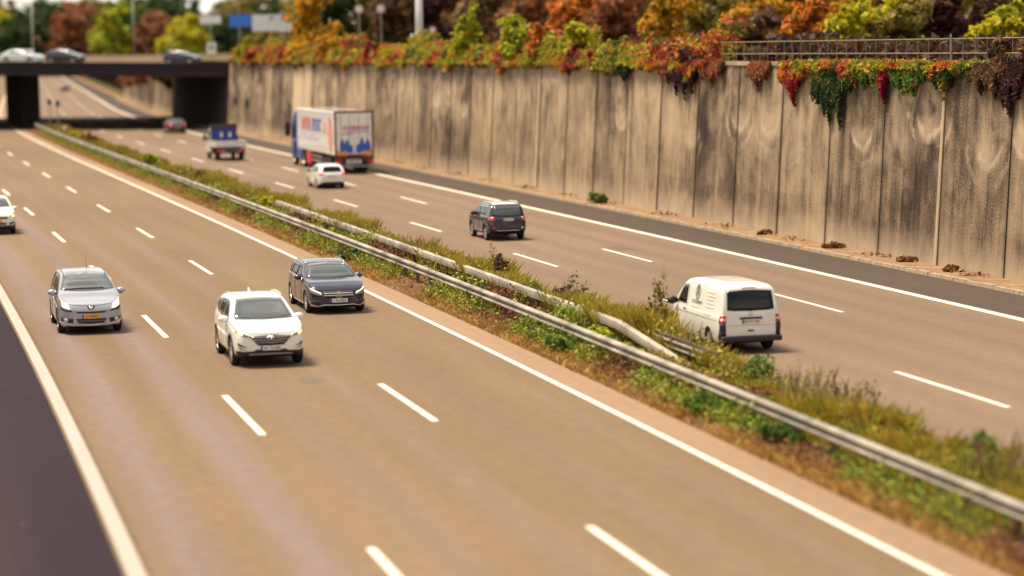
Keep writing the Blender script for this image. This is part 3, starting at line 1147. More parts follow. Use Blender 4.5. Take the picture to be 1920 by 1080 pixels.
# second row: bushes and trees on the plateau behind the wall: (px, depth, top y, width px, mat, label)
BACK = [
 (585, 225, -30, 70, L_GOLD, 'golden tree behind the large road sign, right of it'),
 (630, 232, -40, 80, L_DKGREEN, 'dark green tree behind the tall golden shrub'),
 (690, 240, -40, 90, L_OLIVE, 'olive tree behind the round prohibition signs'),
 (745, 236, -40, 80, L_BROWN, 'brown tree left of the white mast'),
 (815, 238, -50, 90, L_PURPLE, 'dark bare tree behind the white mast'),
 (905, 205, -30, 90, L_BROWN, 'brown tree filling the gap between the two bright young trees'),
 (1010, 190, -30, 100, L_RUST, 'rust coloured tree behind the orange shrub'),
 (1085, 180, -30, 100, L_ORANGE, 'orange brown tree behind the yellow shrub'),
 (1165, 172, -30, 110, L_RUST, 'reddish brown tree behind the olive yellow shrub'),
 (1255, 150, -20, 90, L_GOLD, 'bright golden tree left of where the railing starts'),
 (1335, 160, -30, 110, L_OLIVE, 'olive green tree behind the left end of the railing'),
 (1415, 142, 32, 100, L_BROWN, 'brown bush behind the railing above the rust red creeper'),
 (1440, 165, -30, 130, L_GOLD, 'dull golden tree behind the brown bush and the railing'),
 (1512, 135, 0, 90, L_ORANGE, 'rounded red-orange bush behind the middle of the railing'),
 (1592, 128, 8, 80, L_YG, 'yellow-green bush hanging over the railing'),
 (1600, 142, -30, 90, L_GOLD, 'orange yellow tree top behind the yellow-green bush'),
 (1690, 128, 14, 110, L_OLIVE, 'golden olive bush behind the thick railing post'),
 (1715, 145, -40, 120, L_YG, 'yellow-green tree behind the golden olive bush'),
 (1790, 132, -40, 110, L_PURPLE, 'nearly black tree near the right end of the plateau'),
 (1880, 122, 20, 100, L_YG, 'yellow-green bush at the right picture edge above the wall'),
 (1890, 140, -50, 120, L_BROWN, 'brown tree at the right picture edge behind the bush'),
]
for px, dep, yt, wpx, mat, lab in BACK:
    k = FPX / dep
    top = at_depth(px, yt, dep)
    h = top.z - WALL_H + .4
    w = wpx / k
    base = Vector((top.x, top.y, WALL_H - .1))
    cr = []
    w *= 1.3
    for q in range(13):
        a = q * 2.4
        rr = w * .36 * math.sqrt(q / 13)
        cr.append((rr * math.cos(a), rr * math.sin(a), .18 + .78 * ((q * .37 + random.uniform(0, .1)) % 1) * (1 - .25 * (rr / w)), w * random.uniform(.13, .27), h * random.uniform(.10, .22)))
    cr.append((0, 0, .2, w * .46, h * .24))
    tree('autumn_tree', base, max(h, 1.5), cr, int(3400 + w * h * 120), .25, mat, lab, 'trees on the plateau behind the wall', .12)

# far tree line beyond the bridge (large trees): (px, depth, top y, bottom y, width px, material, label)
FAR = [
 (-30, 905, 8, 100, 100, L_YG, 'yellow-green tree at the left picture edge beyond the bridge'),
 (30, 880, 18, 100, 120, L_DKGREEN, 'dark green tree behind the lamp post beyond the bridge'),
 (75, 930, 6, 100, 110, L_DKGREEN, 'dark blue-green tree right of the lamp post beyond the bridge'),
 (125, 900, 12, 100, 100, L_RUST, 'rust and gold tree behind the black car on the bridge'),
 (155, 990, 2, 100, 120, L_OLIVE, 'tall olive tree behind the rust and gold one'),
 (212, 870, 22, 106, 80, L_BRIGHT, 'bright green pointed tree in the middle of the far tree line'),
 (235, 960, 4, 104, 90, L_GREEN, 'mid green tree behind the bright pointed one'),
 (285, 880, 36, 104, 90, L_RUST, 'orange brown tree left of the yellow-green tree over the bridge'),
 (310, 980, -6, 104, 120, L_DKGREEN, 'tall dark green tree top standing over the orange brown one'),
 (345, 860, 40, 104, 84, L_YG, 'bright yellow-green tree behind the dark car on the right of the bridge'),
 (385, 900, 48, 104, 80, L_GREEN, 'green tree behind the small white sign'),
 (435, 960, 0, 100, 120, L_OLIVE, 'olive tree top above the blue road sign'),
 (490, 1010, 6, 100, 110, L_DKGREEN, 'dark tree top above the white part of the large sign'),
 (420, 880, 46, 104, 60, L_DKGREEN, 'narrow dark tree between the small sign and the large sign'),
]
for px, dep, yt, yb, wpx, mat, lab in FAR:
    k = FPX / dep
    top, bot = at_depth(px, yt, dep), at_depth(px, yb + 55, dep)
    w = wpx / k
    h = top.z - bot.z
    cr = []
    for q in range(9):
        a = q * 2.4
        rr = w * .28 * (q > 0)
        cr.append((rr * math.cos(a), rr * math.sin(a), .38 + .5 * ((q * .29) % 1), w * random.uniform(.2, .34), h * random.uniform(.12, .2)))
    cr.append((0, 0, .3, w * .45, h * .22))
    tree('tall_tree', (bot.x, bot.y, max(-.1, bot.z)), h, cr, 5200, 1.15, mat, lab, 'far trees beyond the bridge', .45)
FAR2 = [(-20, 1040, -6, 130), (60, 1060, 4, 140), (190, 1050, -2, 150), (262, 1040, 10, 120), (335, 1070, 14, 110), (455, 1060, 10, 120), (540, 1050, -8, 130), (120, 1045, 14, 130), (400, 1050, 26, 120)]
for q, (px, dep, yt, wpx) in enumerate(FAR2):
    FAR.append(None)
    k = FPX / dep
    top, bot = at_depth(px, yt, dep), at_depth(px, 150, dep)
    w, h = wpx / k, top.z - bot.z
    cr = [((w * .28 * (a > 0)) * math.cos(a * 2.4), (w * .28 * (a > 0)) * math.sin(a * 2.4), .36 + .5 * ((a * .29) % 1), w * random.uniform(.24, .36), h * random.uniform(.14, .22)) for a in range(9)] + [(0, 0, .3, w * .5, h * .25)]
    tree('tall_tree', (bot.x, bot.y, max(-.1, bot.z)), h, cr, 4200, 1.4, [L_OLIVE, L_DKGREEN, L_BROWN][q % 3],
         ['olive', 'dark green', 'brown'][q % 3] + ' hindmost tree beyond the bridge, ' + ['at the left edge', 'behind the lamp post', 'behind the bright green pointed tree', 'left of the orange brown tree', 'above the dark car on the bridge', 'above the blue road sign', 'above the right end of the large sign', 'above the black car on the bridge', 'above the small white sign'][q],
         'far trees beyond the bridge', .45)
# wooded slope closing the cutting far away
m = MB()
vs = []
xs = np.linspace(-420, 160, 50)
for x in xs:
    vs += [(x, 1000 + 20 * math.sin(x * .03), -1), (x, 1120, 9 + 2 * math.sin(x * .05))]
m.add(vs, [(2 * i, 2 * i + 2, 2 * i + 3, 2 * i + 1) for i in range(len(xs) - 1)])
tag(m.build('hills', GROUND), kind='structure')
pts = np.stack([rng.uniform(-420, 160, 9000), rng.uniform(985, 1120, 9000), rng.uniform(0, 17, 9000)], 1)
tag(quads_obj('woodland', leaf_geo(pts, 3.2, .3), L_OLIVE), 'mixed olive woodland in the far distance beyond the bridge', 'woodland', kind='stuff')

# creeper along the far wall beyond the bridge
fw = []
for q in range(26):
    s = SBR1 + 2 + q * 4.2
    fw.append((wpt(s, 4.7 - max(0, (s - 330) * .02) + random.uniform(.2, .9), .3), (2.4, 1.0, random.uniform(.7, 1.4))))
shrub('creeper', wpt(SBR1 + 20, 4.5, .6), fw, 6000, .45, L_RUST, 'rust and gold creeper along the top of the wall seen through the bridge', 'creeper')
shrub('shrub', wpt(SBR1 + 4, 4.5, .8), [(wpt(SBR1 + 3, 5.0, .3), (1.8, 1, 1.0)), (wpt(SBR1 + 6, 4.6, 0), (1.6, .9, .8))], 1400, .4, L_DKGREEN, 'dark shrub on the wall seen through the bridge, next to the abutment', 'shrub')

# ------------------------------------------------------------------ median plants


def noise1(s, k):
    return .5 + .25 * math.sin(s * .31 + k) + .25 * math.sin(s * .83 + 2.1 * k) * math.sin(s * .19 + k)


def scatter(name, n, dfun, sfun, hfun, wid, mat, label, cat, keep=None, lean=.35, leafy=0.0):
    """upright blades and small leaves over the median"""
    s = sfun(n)
    d = dfun(n)
    clear = (np.abs(s - 35.2) < 3.2) & (np.abs(d - 3.45 - .5 * np.clip((38.5 - s) / 5.5, 0, 1)) < .28)
    s, d = s[~clear], d[~clear]
    if keep is not None:
        kf = np.array([keep(a, b) for a, b in zip(s, d)])
        mk = rng.uniform(size=len(s)) < kf
        s, d = s[mk], d[mk]
    n = len(s)
    x, y, h = np.interp(s, SS, XX), np.interp(s, SS, YY), np.interp(s, SS, HH)
    low = np.where((s > 26) & (s < 39.5) & (d > 2.45) & (d < 3.72), .38, 1.0)
    base = np.stack([x + d * np.cos(h), y - d * np.sin(h), .08 * np.sin(np.pi * np.clip((d - 1) / 3.35, 0, 1))], 1)
    hh = np.array([hfun(a, b) for a, b in zip(s, d)]) * rng.uniform(.35, 1.25, n) * low
    if leafy:
        cen = base.copy()
        cen[:, 2] += hh * rng.uniform(.1, 1, n)
        v = leaf_geo(cen, wid, .5, None, 1.5)
    else:
        a = rng.uniform(0, 2 * np.pi, n)
        ln = np.stack([np.cos(a), np.sin(a), np.zeros(n)], 1) * (hh * lean * rng.uniform(.2, 1.3, n))[:, None]
        sd = np.stack([-np.sin(a), np.cos(a), np.zeros(n)], 1)
        b = rng.uniform(0, 2 * np.pi, n)
        sd = np.stack([np.cos(b), np.sin(b), np.zeros(n)], 1) * (wid * rng.uniform(.5, 1.4, n))[:, None]
        upv = np.zeros((n, 3)); upv[:, 2] = hh
        v = np.empty((n, 4, 3))
        v[:, 0] = base - sd * .5
        v[:, 1] = base + sd * .5
        v[:, 2] = base + upv * .7 + ln * .5 + sd * .35
        v[:, 3] = base + upv + ln
        v = v.reshape(-1, 3)
    o = quads_obj(name, v, mat)
    return tag(o, label, cat, kind='stuff')


def sdist(lo, hi, p=1.6):
    return lambda n: lo + (hi - lo) * rng.uniform(size=n) ** p


G_GRASS = leafmat('grass_blades', [(.07, .075, .012), (.19, .19, .018), (.36, .33, .026), (.50, .37, .045), (.38, .21, .045), (.24, .28, .02)], .2)
G_DRY = leafmat('dry_grass', [(.12, .06, .02), (.34, .18, .045), (.52, .33, .10), (.44, .19, .05)], .2)
G_WEED = leafmat('weed_leaves', [(.022, .045, .010), (.07, .13, .016), (.17, .25, .025), (.34, .38, .035), (.26, .15, .035), (.44, .38, .05)], .2)
G_WINE = leafmat('wine_weeds', [(.045, .015, .014), (.14, .04, .03), (.24, .09, .045), (.14, .08, .04)], .2)

bare = lambda s: 0.12 if 54 < s < 60.5 else 1.0
# left of the near rail: leafy green weeds, then dry litter
scatter('weeds', 60000, lambda n: 1.3 + .85 * rng.uniform(size=n) ** .7, sdist(4, 236), lambda s, d: .14 + .50 * noise1(s * 1.6, 1.0) * min(1, (d - 1.1) * 2.0), .062, G_WEED,
        'green leafy weeds at the foot of the near crash barrier', 'weeds', keep=lambda s, d: bare(s) * (.10 + .9 * (noise1(s * 1.6, 1) + (d - 1.75) * .35 > .47)) * (.45 if s < 20 else 1), leafy=1)
scatter('dry_grass', 46000, lambda n: 1.0 + np.abs(rng.normal(0, .55, n)), sdist(4, 236), lambda s, d: .15, .035, G_DRY,
        'dry orange grass along the edge of the near carriageway', 'grass', keep=lambda s, d: bare(s) * (.35 + .65 * (noise1(s, 2.3) > .42)), lean=1.2)
scatter('wine_weeds', 14000, lambda n: rng.uniform(1.3, 2.1, n), sdist(4, 120), lambda s, d: .12 + .3 * noise1(s, 4.4), .06, G_WINE,
        'reddish dead weeds at the foot of the near crash barrier', 'weeds', keep=lambda s, d: bare(s) * (noise1(s * 1.6, 1) < .45), leafy=1)
# between the rails
scatter('weeds', 34000, lambda n: rng.uniform(2.2, 3.3, n), sdist(22, 130), lambda s, d: .55 * noise1(s, 3.1) + .12, .09, G_WEED,
        'green leafy weeds between the two near crash barriers', 'weeds', keep=lambda s, d: bare(s) * (noise1(s, 3.1) > .5), leafy=1)
scatter('wine_weeds', 30000, lambda n: rng.uniform(2.2, 3.5, n), sdist(24, 125), lambda s, d: .5 * noise1(s, 5.1) + .15, .075, G_WINE,
        'dark reddish weeds between the crash barriers', 'weeds', keep=lambda s, d: bare(s) * (noise1(s, 3.1) <= .52), leafy=1)
# right of the middle rail and the open part near the camera
scatter('weeds', 42000, lambda n: rng.uniform(2.5, 4.65, n), sdist(4, 37, 1.1), lambda s, d: .15 + .75 * max(.05, noise0(s * 1.1 + d * 1.7) * .6 + noise1(s * .9, 5) * .6) * (.5 + .5 * min(1, (d - 2.3) / 1.3)), .05, leafmat('near_weeds', [(.05, .07, .012), (.15, .20, .02), (.32, .34, .03), (.42, .34, .04), (.30, .15, .035), (.20, .28, .025)], .25),
        'yellow-green leafy weeds on the near part of the median', 'weeds', keep=lambda s, d: .15 + .85 * (noise0(s * 1.4 + d * 2) + .5 * noise1(s, 2) > .1), leafy=1)
scatter('grass', 52000, lambda n: rng.uniform(2.25, 4.6, n), sdist(4, 37, 1.1), lambda s, d: .16 + .55 * max(.05, noise0(s * 1.3 + d * 2.1) * .7 + noise1(s * 1.1, 7) * .5) * (1 if d > 2.9 else .6), .026, G_GRASS,
        'long yellow-green grass on the near part of the median', 'grass', keep=lambda s, d: .25 + .75 * (noise0(s * 1.7 + d * 3) + .4 * noise1(s, 3) > .05), lean=.6)
scatter('grass', 90000, lambda n: rng.uniform(3.45, 4.6, n), sdist(36, 130, 1.5), lambda s, d: .36 + .62 * max(.05, noise0(s * 1.2 + d) * .6 + noise1(s, 8) * .6), .030, leafmat('tawny_grass', [(.12, .10, .015), (.32, .25, .035), (.52, .37, .06), (.36, .36, .035), (.40, .18, .06)], .2),
        'tawny grass along the far side of the median', 'grass', keep=lambda s, d: .45 + .55 * (noise1(s, 8) > .4), lean=.5)
scatter('weeds', 40000, lambda n: rng.uniform(3.4, 4.6, n), sdist(30, 140, 1.4), lambda s, d: .75 * noise1(s, 9) + .15, .07, leafmat('mixed_weeds', [(.12, .07, .02), (.30, .20, .04), (.38, .36, .05), (.22, .29, .04)], .2),
        'mixed olive and tan weeds along the far side of the median', 'weeds', keep=lambda s, d: noise1(s, 9), leafy=1)
scatter('grass', 52000, lambda n: rng.uniform(2.3, 4.6, n), sdist(120, 240, 1.2), lambda s, d: .30 + .55 * noise1(s, 10), .06, G_GRASS,
        'olive grass on the far part of the median towards the bridge', 'grass', lean=.4)
scatter('weeds', 26000, lambda n: rng.uniform(2.3, 4.5, n), sdist(122, 240, 1.2), lambda s, d: .75 * noise1(s, 11) + .1, .13, leafmat('far_weeds', [(.06, .03, .018), (.14, .08, .03), (.18, .15, .03), (.10, .14, .03)], .2),
        'brown and olive weeds on the far part of the median towards the bridge', 'weeds', keep=lambda s, d: noise1(s, 11), leafy=1)
# fallen leaves on the verge
n = 2600
sv_ = 20 + 190 * rng.uniform(size=n) ** 1.3
cl = np.array([.5 + .5 * math.sin(s * 1.1) * math.sin(s * .37 + 1) for s in sv_]) > .62
sv_ = sv_[cl]
dv_ = 19.9 + .95 * rng.uniform(size=len(sv_)) ** .7
cen = np.array([P(s, d, .15) for s, d in zip(sv_, dv_)])
cen[:, 2] += rng.uniform(0, .07, len(cen))
tag(quads_obj('fallen_leaves', leaf_geo(cen, .10, 2.0), leafmat('litter', [(.06, .03, .02), (.16, .07, .03), (.30, .15, .06), (.10, .05, .03)], .1)),
    'brown fallen leaves and twigs scattered on the strip below the wall', 'leaf litter', kind='stuff')
# leaf heaps on the verge
for px, lab in ((1570, 'largest heap of rusty dead leaves at the foot of the wall'), (1440, 'flat heap of dead leaves at the wall foot left of the largest heap'),
                (1700, 'small dark twig heap at the wall foot right of the largest heap'), (1790, 'thin twig heap at the wall foot near the pale stripe')):
    s = s_of_px(px, 20.6, .1)
    p, o = blob_points([(P(s, 20.55, .2) - P(s, 20.55, 0), (.5 if px == 1570 else .38, .28, .16 if px == 1570 else .07))], 240 if px == 1570 else 120)
    tag(quads_obj('leaf_heap', leaf_geo(p, .15, .4), leafmat('heap_leaves', [(.07, .03, .02), (.22, .09, .03), (.36, .17, .06), (.12, .06, .03)], .1), None, P(s, 20.55, 0)), lab, 'leaf heap', 'leaf heaps at the wall foot')
s = s_of_px(1125, 20.2, .1)
b = P(s, 20.1, .1)
shrub('shrub', b, [(b + Vector((0, 0, .28)), (.5, .35, .3)), (b + Vector((.3, 0, .2)), (.35, .3, .22))], 900, .09, L_GREEN, 'small lone green bush growing from the verge at the wall foot', 'shrub', None, .02)


def stalk_plant(name, px, d, h, spread, mat, label, n=160, nst=5, size=.06, sg=None):
    s = sg if sg is not None else s_of_px(px, d, .1)
    b = P(s, d, .05)
    r = empty(name, b, 0, label, 'plant', 'single plants in the median')
    m = MB()
    cs = []
    for q in range(nst):
        a = random.uniform(0, 2 * math.pi)
        hh = h * random.uniform(.55, 1.0) if q else h
        ln = spread * random.uniform(.3, 1)
        tip = Vector((math.cos(a) * ln, math.sin(a) * ln, hh))
        mid = Vector((tip.x * .3, tip.y * .3, hh * .5))
        m.tube([(random.uniform(-.05, .05), random.uniform(-.05, .05), -.05), mid, tip], [.012, .009, .004], 5)
        for _ in range(n // nst):
            t = random.uniform(.25, 1.02)
            p = Vector((0, 0, 0)).lerp(mid, min(1, t * 2)) if t < .5 else mid.lerp(tip, (t - .5) * 2)
            w = .16 * (1.1 - t) + .035
            cs.append(p + Vector((random.gauss(0, w), random.gauss(0, w), random.gauss(0, .05))))
    m.build('stem', STALK, r)
    quads_obj('foliage', leaf_geo(np.array(cs), size, .5), mat, r)
    return r


def bush_plant(name, px, d, h, w, mat, label, n=700, size=.08, sg=None):
    s = sg if sg is not None else s_of_px(px, d, .1)
    b = P(s, d, .05)
    bl = []
    for q in range(5):
        a = q * 1.9
        rr = w * .28 * (q > 0)
        bl.append((b + Vector((rr * math.cos(a), rr * math.sin(a), h * (.35 + .35 * ((q * .41) % 1)))), (w * .33, w * .33, h * .36)))
    return shrub(name, b, bl, n, size, mat, label, 'bush', 'single plants in the median', .02)


scatter('weeds', 26000, lambda n: rng.uniform(2.7, 3.25, n), sdist(39, 130, 1.4), lambda s, d: .25 + .75 * max(0, noise0(s * 1.15 + 3)), .07, G_WEED,
        'tall yellow-green weeds growing up in front of the pale box-beam barrier', 'weeds', keep=lambda s, d: bare(s) * (.1 + .9 * (noise0(s * 1.15 + 3) > .58)), leafy=1)
scatter('seed_stalks', 5200, lambda n: rng.uniform(3.3, 4.7, n), sdist(6, 130, 1.25), lambda s, d: .35 + .95 * max(0, noise1(s * 1.9, 12) - .25), .014, STALK,
        'thin dry seed stalks standing along the far side of the median', 'grass', lean=.25)
scatter('seed_heads', 15000, lambda n: rng.uniform(3.3, 4.7, n), sdist(6, 130, 1.25), lambda s, d: .30 + 1.0 * max(0, noise1(s * 1.9, 12) - .25), .045, leafmat('seed_leaves', [(.09, .05, .02), (.20, .14, .03), (.26, .24, .03), (.16, .20, .03)], .2),
        'loose small leaves of tall weeds along the far side of the median', 'weeds', keep=lambda s, d: .25 + .75 * (noise1(s * 1.9, 12) > .45), leafy=1)


L_DEADW = leafmat('dead_seedheads', [(.05, .025, .02), (.12, .055, .035), (.18, .09, .05)], .1)
L_SPRIG = leafmat('sprig_leaves', [(.06, .06, .015), (.14, .13, .02), (.20, .15, .03)], .2)
stalk_plant('tall_weed', 1236, 4.5, 2.05, .35, L_SPRIG, 'tallest leafy weed stalk standing in front of the white van', 330, 6, .07)
stalk_plant('tall_weed', 940, 4.3, 1.2, .3, L_DEADW, 'dead dark brown weed cluster in front of the dark off-roader', 420, 9, .075)
stalk_plant('tall_weed', 925, 4.35, 1.6, .2, L_SPRIG, 'thin pale weed stalk beside the dead brown cluster', 90, 3, .05)
stalk_plant('tall_weed', 1090, 4.4, 1.35, .5, L_SPRIG, 'loose leafy weed between the bright green bush and the tallest stalk', 200, 6, .065)
stalk_plant('tall_weed', 1058, 4.2, .95, .35, L_DEADW, 'brownish weed just right of the bright green bush', 260, 7, .075)
stalk_plant('tall_weed', 1300, 4.5, .75, .4, L_SPRIG, 'low leafy weed touching the side of the white van', 220, 7, .06)
stalk_plant('tall_weed', 1425, 4.45, .72, .5, L_GREEN, 'green weed clump below the back of the white van', 420, 9, .07)
stalk_plant('tall_weed', 1570, 4.3, 1.0, .2, L_DEADW, 'thin seedy weed right of the white van near the grass edge', 120, 4, .05)
stalk_plant('tall_weed', 1612, 4.2, .95, .25, L_OLIVE, 'olive weed stalk in the near grass left of the reddish one', 220, 5, .06)
stalk_plant('tall_weed', 1638, 4.3, 1.05, .15, L_DEADW, 'reddish thin weed stalk in the near grass', 90, 3, .05)
stalk_plant('tall_weed', 1850, 3.9, .95, .22, L_GREEN, 'dark green upright plant near the right picture edge', 620, 6, .075)
stalk_plant('tall_weed', 1728, 4.2, .7, .2, L_SPRIG, 'short weed between the reddish stalk and the dark green plant', 90, 4, .05)
bush_plant('weed_bush', 1007, 4.25, .8, .75, L_BRIGHT, 'bright green leafy bush beside the far lane dashes in the median')
bush_plant('weed_bush', 1128, 2.9, .62, .8, leafmat('lime_leaves', [(.14, .20, .015), (.34, .38, .02), (.52, .50, .04)]), 'lime yellow bush between the crash barriers')
bush_plant('weed_bush', 1150, 3.0, .5, .6, L_GREEN, 'green bush behind the lime yellow one')
bush_plant('weed_bush', 284, 3.2, 1.15, 1.3, L_BRIGHT, 'bright green round bush on the far part of the median', 900, .16)
bush_plant('weed_bush', 502, 3.0, 1.0, .75, L_YG, 'yellow-green upright bush on the median below the white estate car', 600, .11)
bush_plant('weed_bush', 170, 3.3, 1.3, 1.4, L_RUST, 'reddish brown bush on the median near the bridge pier', 800, .18)
bush_plant('weed_bush', 140, 3.0, 1.1, .9, L_YG, 'small yellow-green bush left of the reddish brown one near the bridge', 500, .16)
bush_plant('weed_bush', 380, 3.6, 1.0, 1.6, L_OLIVE, 'olive bush on the median below the flatbed truck', 900, .15)
bush_plant('weed_bush', 905, 2.7, .55, .9, L_GREEN, 'green bush between the barriers below the dead brown cluster', 700, .085)
bush_plant('weed_bush', 1060, 1.7, .5, 1.1, L_GREEN, 'broad green bush below the near barrier, left of the lime bush', 900, .085)
bush_plant('weed_bush', 1330, 1.75, .5, 1.1, L_GREEN, 'green bush at the foot of the near barrier below the white van', 900, .085)
bush_plant('weed_bush', 1460, 1.75, .5, .9, L_GREEN, 'green bush at the foot of the near barrier in the blurred foreground', 800, .085)
bush_plant('weed_bush', 660, 1.75, .5, 1.3, L_GREEN, 'dark green bush by the near barrier just right of the dark estate car', 1000, .085)

# ------------------------------------------------------------------ signs, poles, fence on the plateau
GREYM = plain('pole_grey', (.34, .33, .30), .5, .3)
WHITEM = plain('white_metal', (.75, .77, .78), .4)
SIGNW = plain('sign_white', (.72, .72, .74), .4)
SIGNB = plain('sign_blue', (.03, .16, .68), .4)
SIGNR = plain('sign_red', (.6, .05, .06), .4)


def pole(name, px, yb, yt, dep, r, mat, label, cat, extra=None, zb=None):
    a, b = at_depth(px, yb, dep), at_depth(px, yt, dep)
    if zb is not None: a = Vector((a.x, a.y, zb))
    o = empty(name, a, 0, label, cat)
    m = MB()
    m.tube([(0, 0, 0), (0, 0, b.z - a.z)], [r, r * .8], 12)
    m.tube([(0, 0, 0), (0, 0, .25)], [r * 1.8, r * 1.5], 12)
    m.build('pole', mat, o, smooth=True)
    return o, b.z - a.z


o, hh = pole('light_mast', 787, 95, -60, 190, .30, WHITEM, 'thick white mast rising from the wall top out of the picture', 'mast', zb=WALL_H - .15)
m = MB(); m.box((-.42, -.1, 1.65), (.5, .5, 1.05)); bevel(m.build('control_box', WHITEM, o), .06)
m = MB(); m.box((-.15, 0, hh), (2.2, .4, .2)); m.build('lamp_head', GREYM, o)
# lamp post beyond the bridge
o, hh = pole('street_lamp', 62, 96, 6, 325, .11, GREYM, 'slim grey street lamp behind the white car on the bridge', 'street lamp', zb=7.0)
m = MB(); m.bar((0, 0, hh), (-1.8, 0, hh + .3), .1, .1); m.build('arm', GREYM, o)
m = MB(); m.box((-2.1, 0, hh + .3), (.9, .3, .14)); bevel(m.build('lamp_head', GREYM, o), .04)
o, hh = pole('street_lamp', 252, 100, 2, 330, .08, GREYM, 'slim grey street lamp in front of the orange brown far tree', 'street lamp', zb=7.0)
m = MB(); m.bar((0, 0, hh), (1.6, 0, hh + .25), .09, .09); m.build('arm', GREYM, o)
m = MB(); m.box((1.9, 0, hh + .25), (.8, .28, .13)); bevel(m.build('lamp_head', GREYM, o), .04)
# cabinet by the lamp
m = MB(); m.box((0, 0, .7), (1.0, .5, 1.4)); m.box((0, 0, 1.45), (1.1, .6, .1))
o = m.build('control_cabinet', WHITEM); q = at_depth(55, 92, 322); o.location = (q.x, q.y, 7.3); bevel(o, .04)
tag(o, 'small white cabinet by the lamp post behind the white car on the bridge', 'cabinet')


def panel_sign(name, px0, px1, y0, y1, dep, parts, label, nposts=2):
    """parts: (px0, px1, y0, y1, mat, name)"""
    a = at_depth((px0 + px1) / 2, (y0 + y1) / 2, dep)
    r = empty(name, (a.x, a.y, WALL_H - .2), 0, label, 'road sign')
    for p0, p1, q0, q1, mat, nm, dy in parts:
        u, v = at_depth(p0, q1, dep), at_depth(p1, q0, dep)
        m = MB()
        m.box(((u.x + v.x) / 2 - a.x, -dy, (u.z + v.z) / 2 - WALL_H + .2), (abs(v.x - u.x), .06, abs(v.z - u.z)))
        m.build(nm, mat, r)
    for q in range(nposts):
        f = .5 if nposts == 1 else .15 + .7 * q / (nposts - 1)
        x = at_depth(px0 + (px1 - px0) * f, y0, dep).x - a.x
        m = MB(); m.tube([(x, .12, 0), (x, .12, at_depth(0, y0, dep).z - WALL_H)], .07, 8)
        m.build('post', GREYM, r)
    return r


panel_sign('road_sign', 430, 548, 26, 58, 300, [
    (430, 472, 27, 51, SIGNB, 'blue_panel', 0), (473, 519, 27, 59, SIGNW, 'white_panel', 0), (520, 548, 27, 59, SIGNW, 'white_panel', 0),
    (505, 514, 30, 37, plain('sign_greyblue', (.25, .34, .55), .4), 'grey_mark', .05), (528, 538, 28, 39, SIGNR, 'red_mark', .05)],
    'large overhead road sign, blue panel on its left and white panels on its right')
panel_sign('road_sign', 375, 414, 29, 45, 310, [(375, 414, 29, 45, SIGNW, 'panel', 0)], 'small white direction sign on one post left of the large blue and white sign', 1)
panel_sign('road_sign', 388, 405, 79, 104, 305, [(388, 405, 79, 101, SIGNW, 'panel', 0), (393, 400, 85, 92, GREY_P, 'grey_mark', .05)], 'small white square sign low beside the bridge end', 1)


def round_sign(px, py, dep, rpx, label):
    a = at_depth(px, py, dep)
    r = empty('traffic_sign', (a.x, a.y, WALL_H - .2), 0, label, 'traffic sign', 'round signs behind the wall')
    h = a.z - WALL_H + .2
    rad = rpx / FPX * dep
    m = MB(); m.lathe([(0, -.03), (rad, -.03), (rad, .0), (rad * .68, .0)], 'Y', 24, (0, 0, h)); m.build('red_rim', plain('faded_red', (.48, .22, .2), .5), r)
    m = MB(); m.lathe([(0, -.034), (rad * .68, -.034), (rad * .68, -.01)], 'Y', 24, (0, 0, h)); m.build('white_disc', SIGNW, r)
    m = MB(); m.tube([(0, .08, 0), (0, .08, h + rad)], .045, 8); m.build('post', GREYM, r)


round_sign(673, 17, 205, 9, 'round red-rimmed sign on a pole, left one of the pair left of the mast')
round_sign(714, 16, 205, 9, 'round red-rimmed sign on a pole, nearer to the white mast')
round_sign(811, 56, 200, 7, 'small round red-rimmed sign just right of the white mast')

# railing on the wall
RAILM = plain('railing_paint', (.24, .20, .11), .6, .1, var=.3)
sa, sb = s_of_px(1325, WALL_D + .4, WALL_H), s_of_px(1925, WALL_D + .4, WALL_H) - 4
org = wpt(sa, WALL_H, .35)
fence = empty('railing', org, 0, 'thin two-bar metal railing along the top of the retaining wall', 'railing')
FI = Matrix.Translation(-org)
for hh in (.5, 1.02):
    m = MB()
    m.tube([FI @ wpt(s, WALL_H + hh, .35 - BAT * hh) for s in np.arange(sb, sa, 2.0)], .019, 8)
    m.build('rail_bar', RAILM, fence, smooth=True)
base = None
for q, s in enumerate(np.arange(sa, sb, -1.0)):
    if base is None:
        m = MB(); m.tube([(0, 0, .1), (0, 0, 1.04)], .011, 6)
        base = o = m.build('post', RAILM, fence)
    else:
        o = base.copy(); COL.objects.link(o)
    o.parent = fence
    o.location = FI @ wpt(s, WALL_H, .35)
s = s_of_px(1767, WALL_D + .4, WALL_H)
m = MB(); m.tube([(0, 0, .1), (0, 0, 1.2)], .04, 8); m.build('end_post', RAILM, fence, loc=FI @ wpt(s, WALL_H, .3))

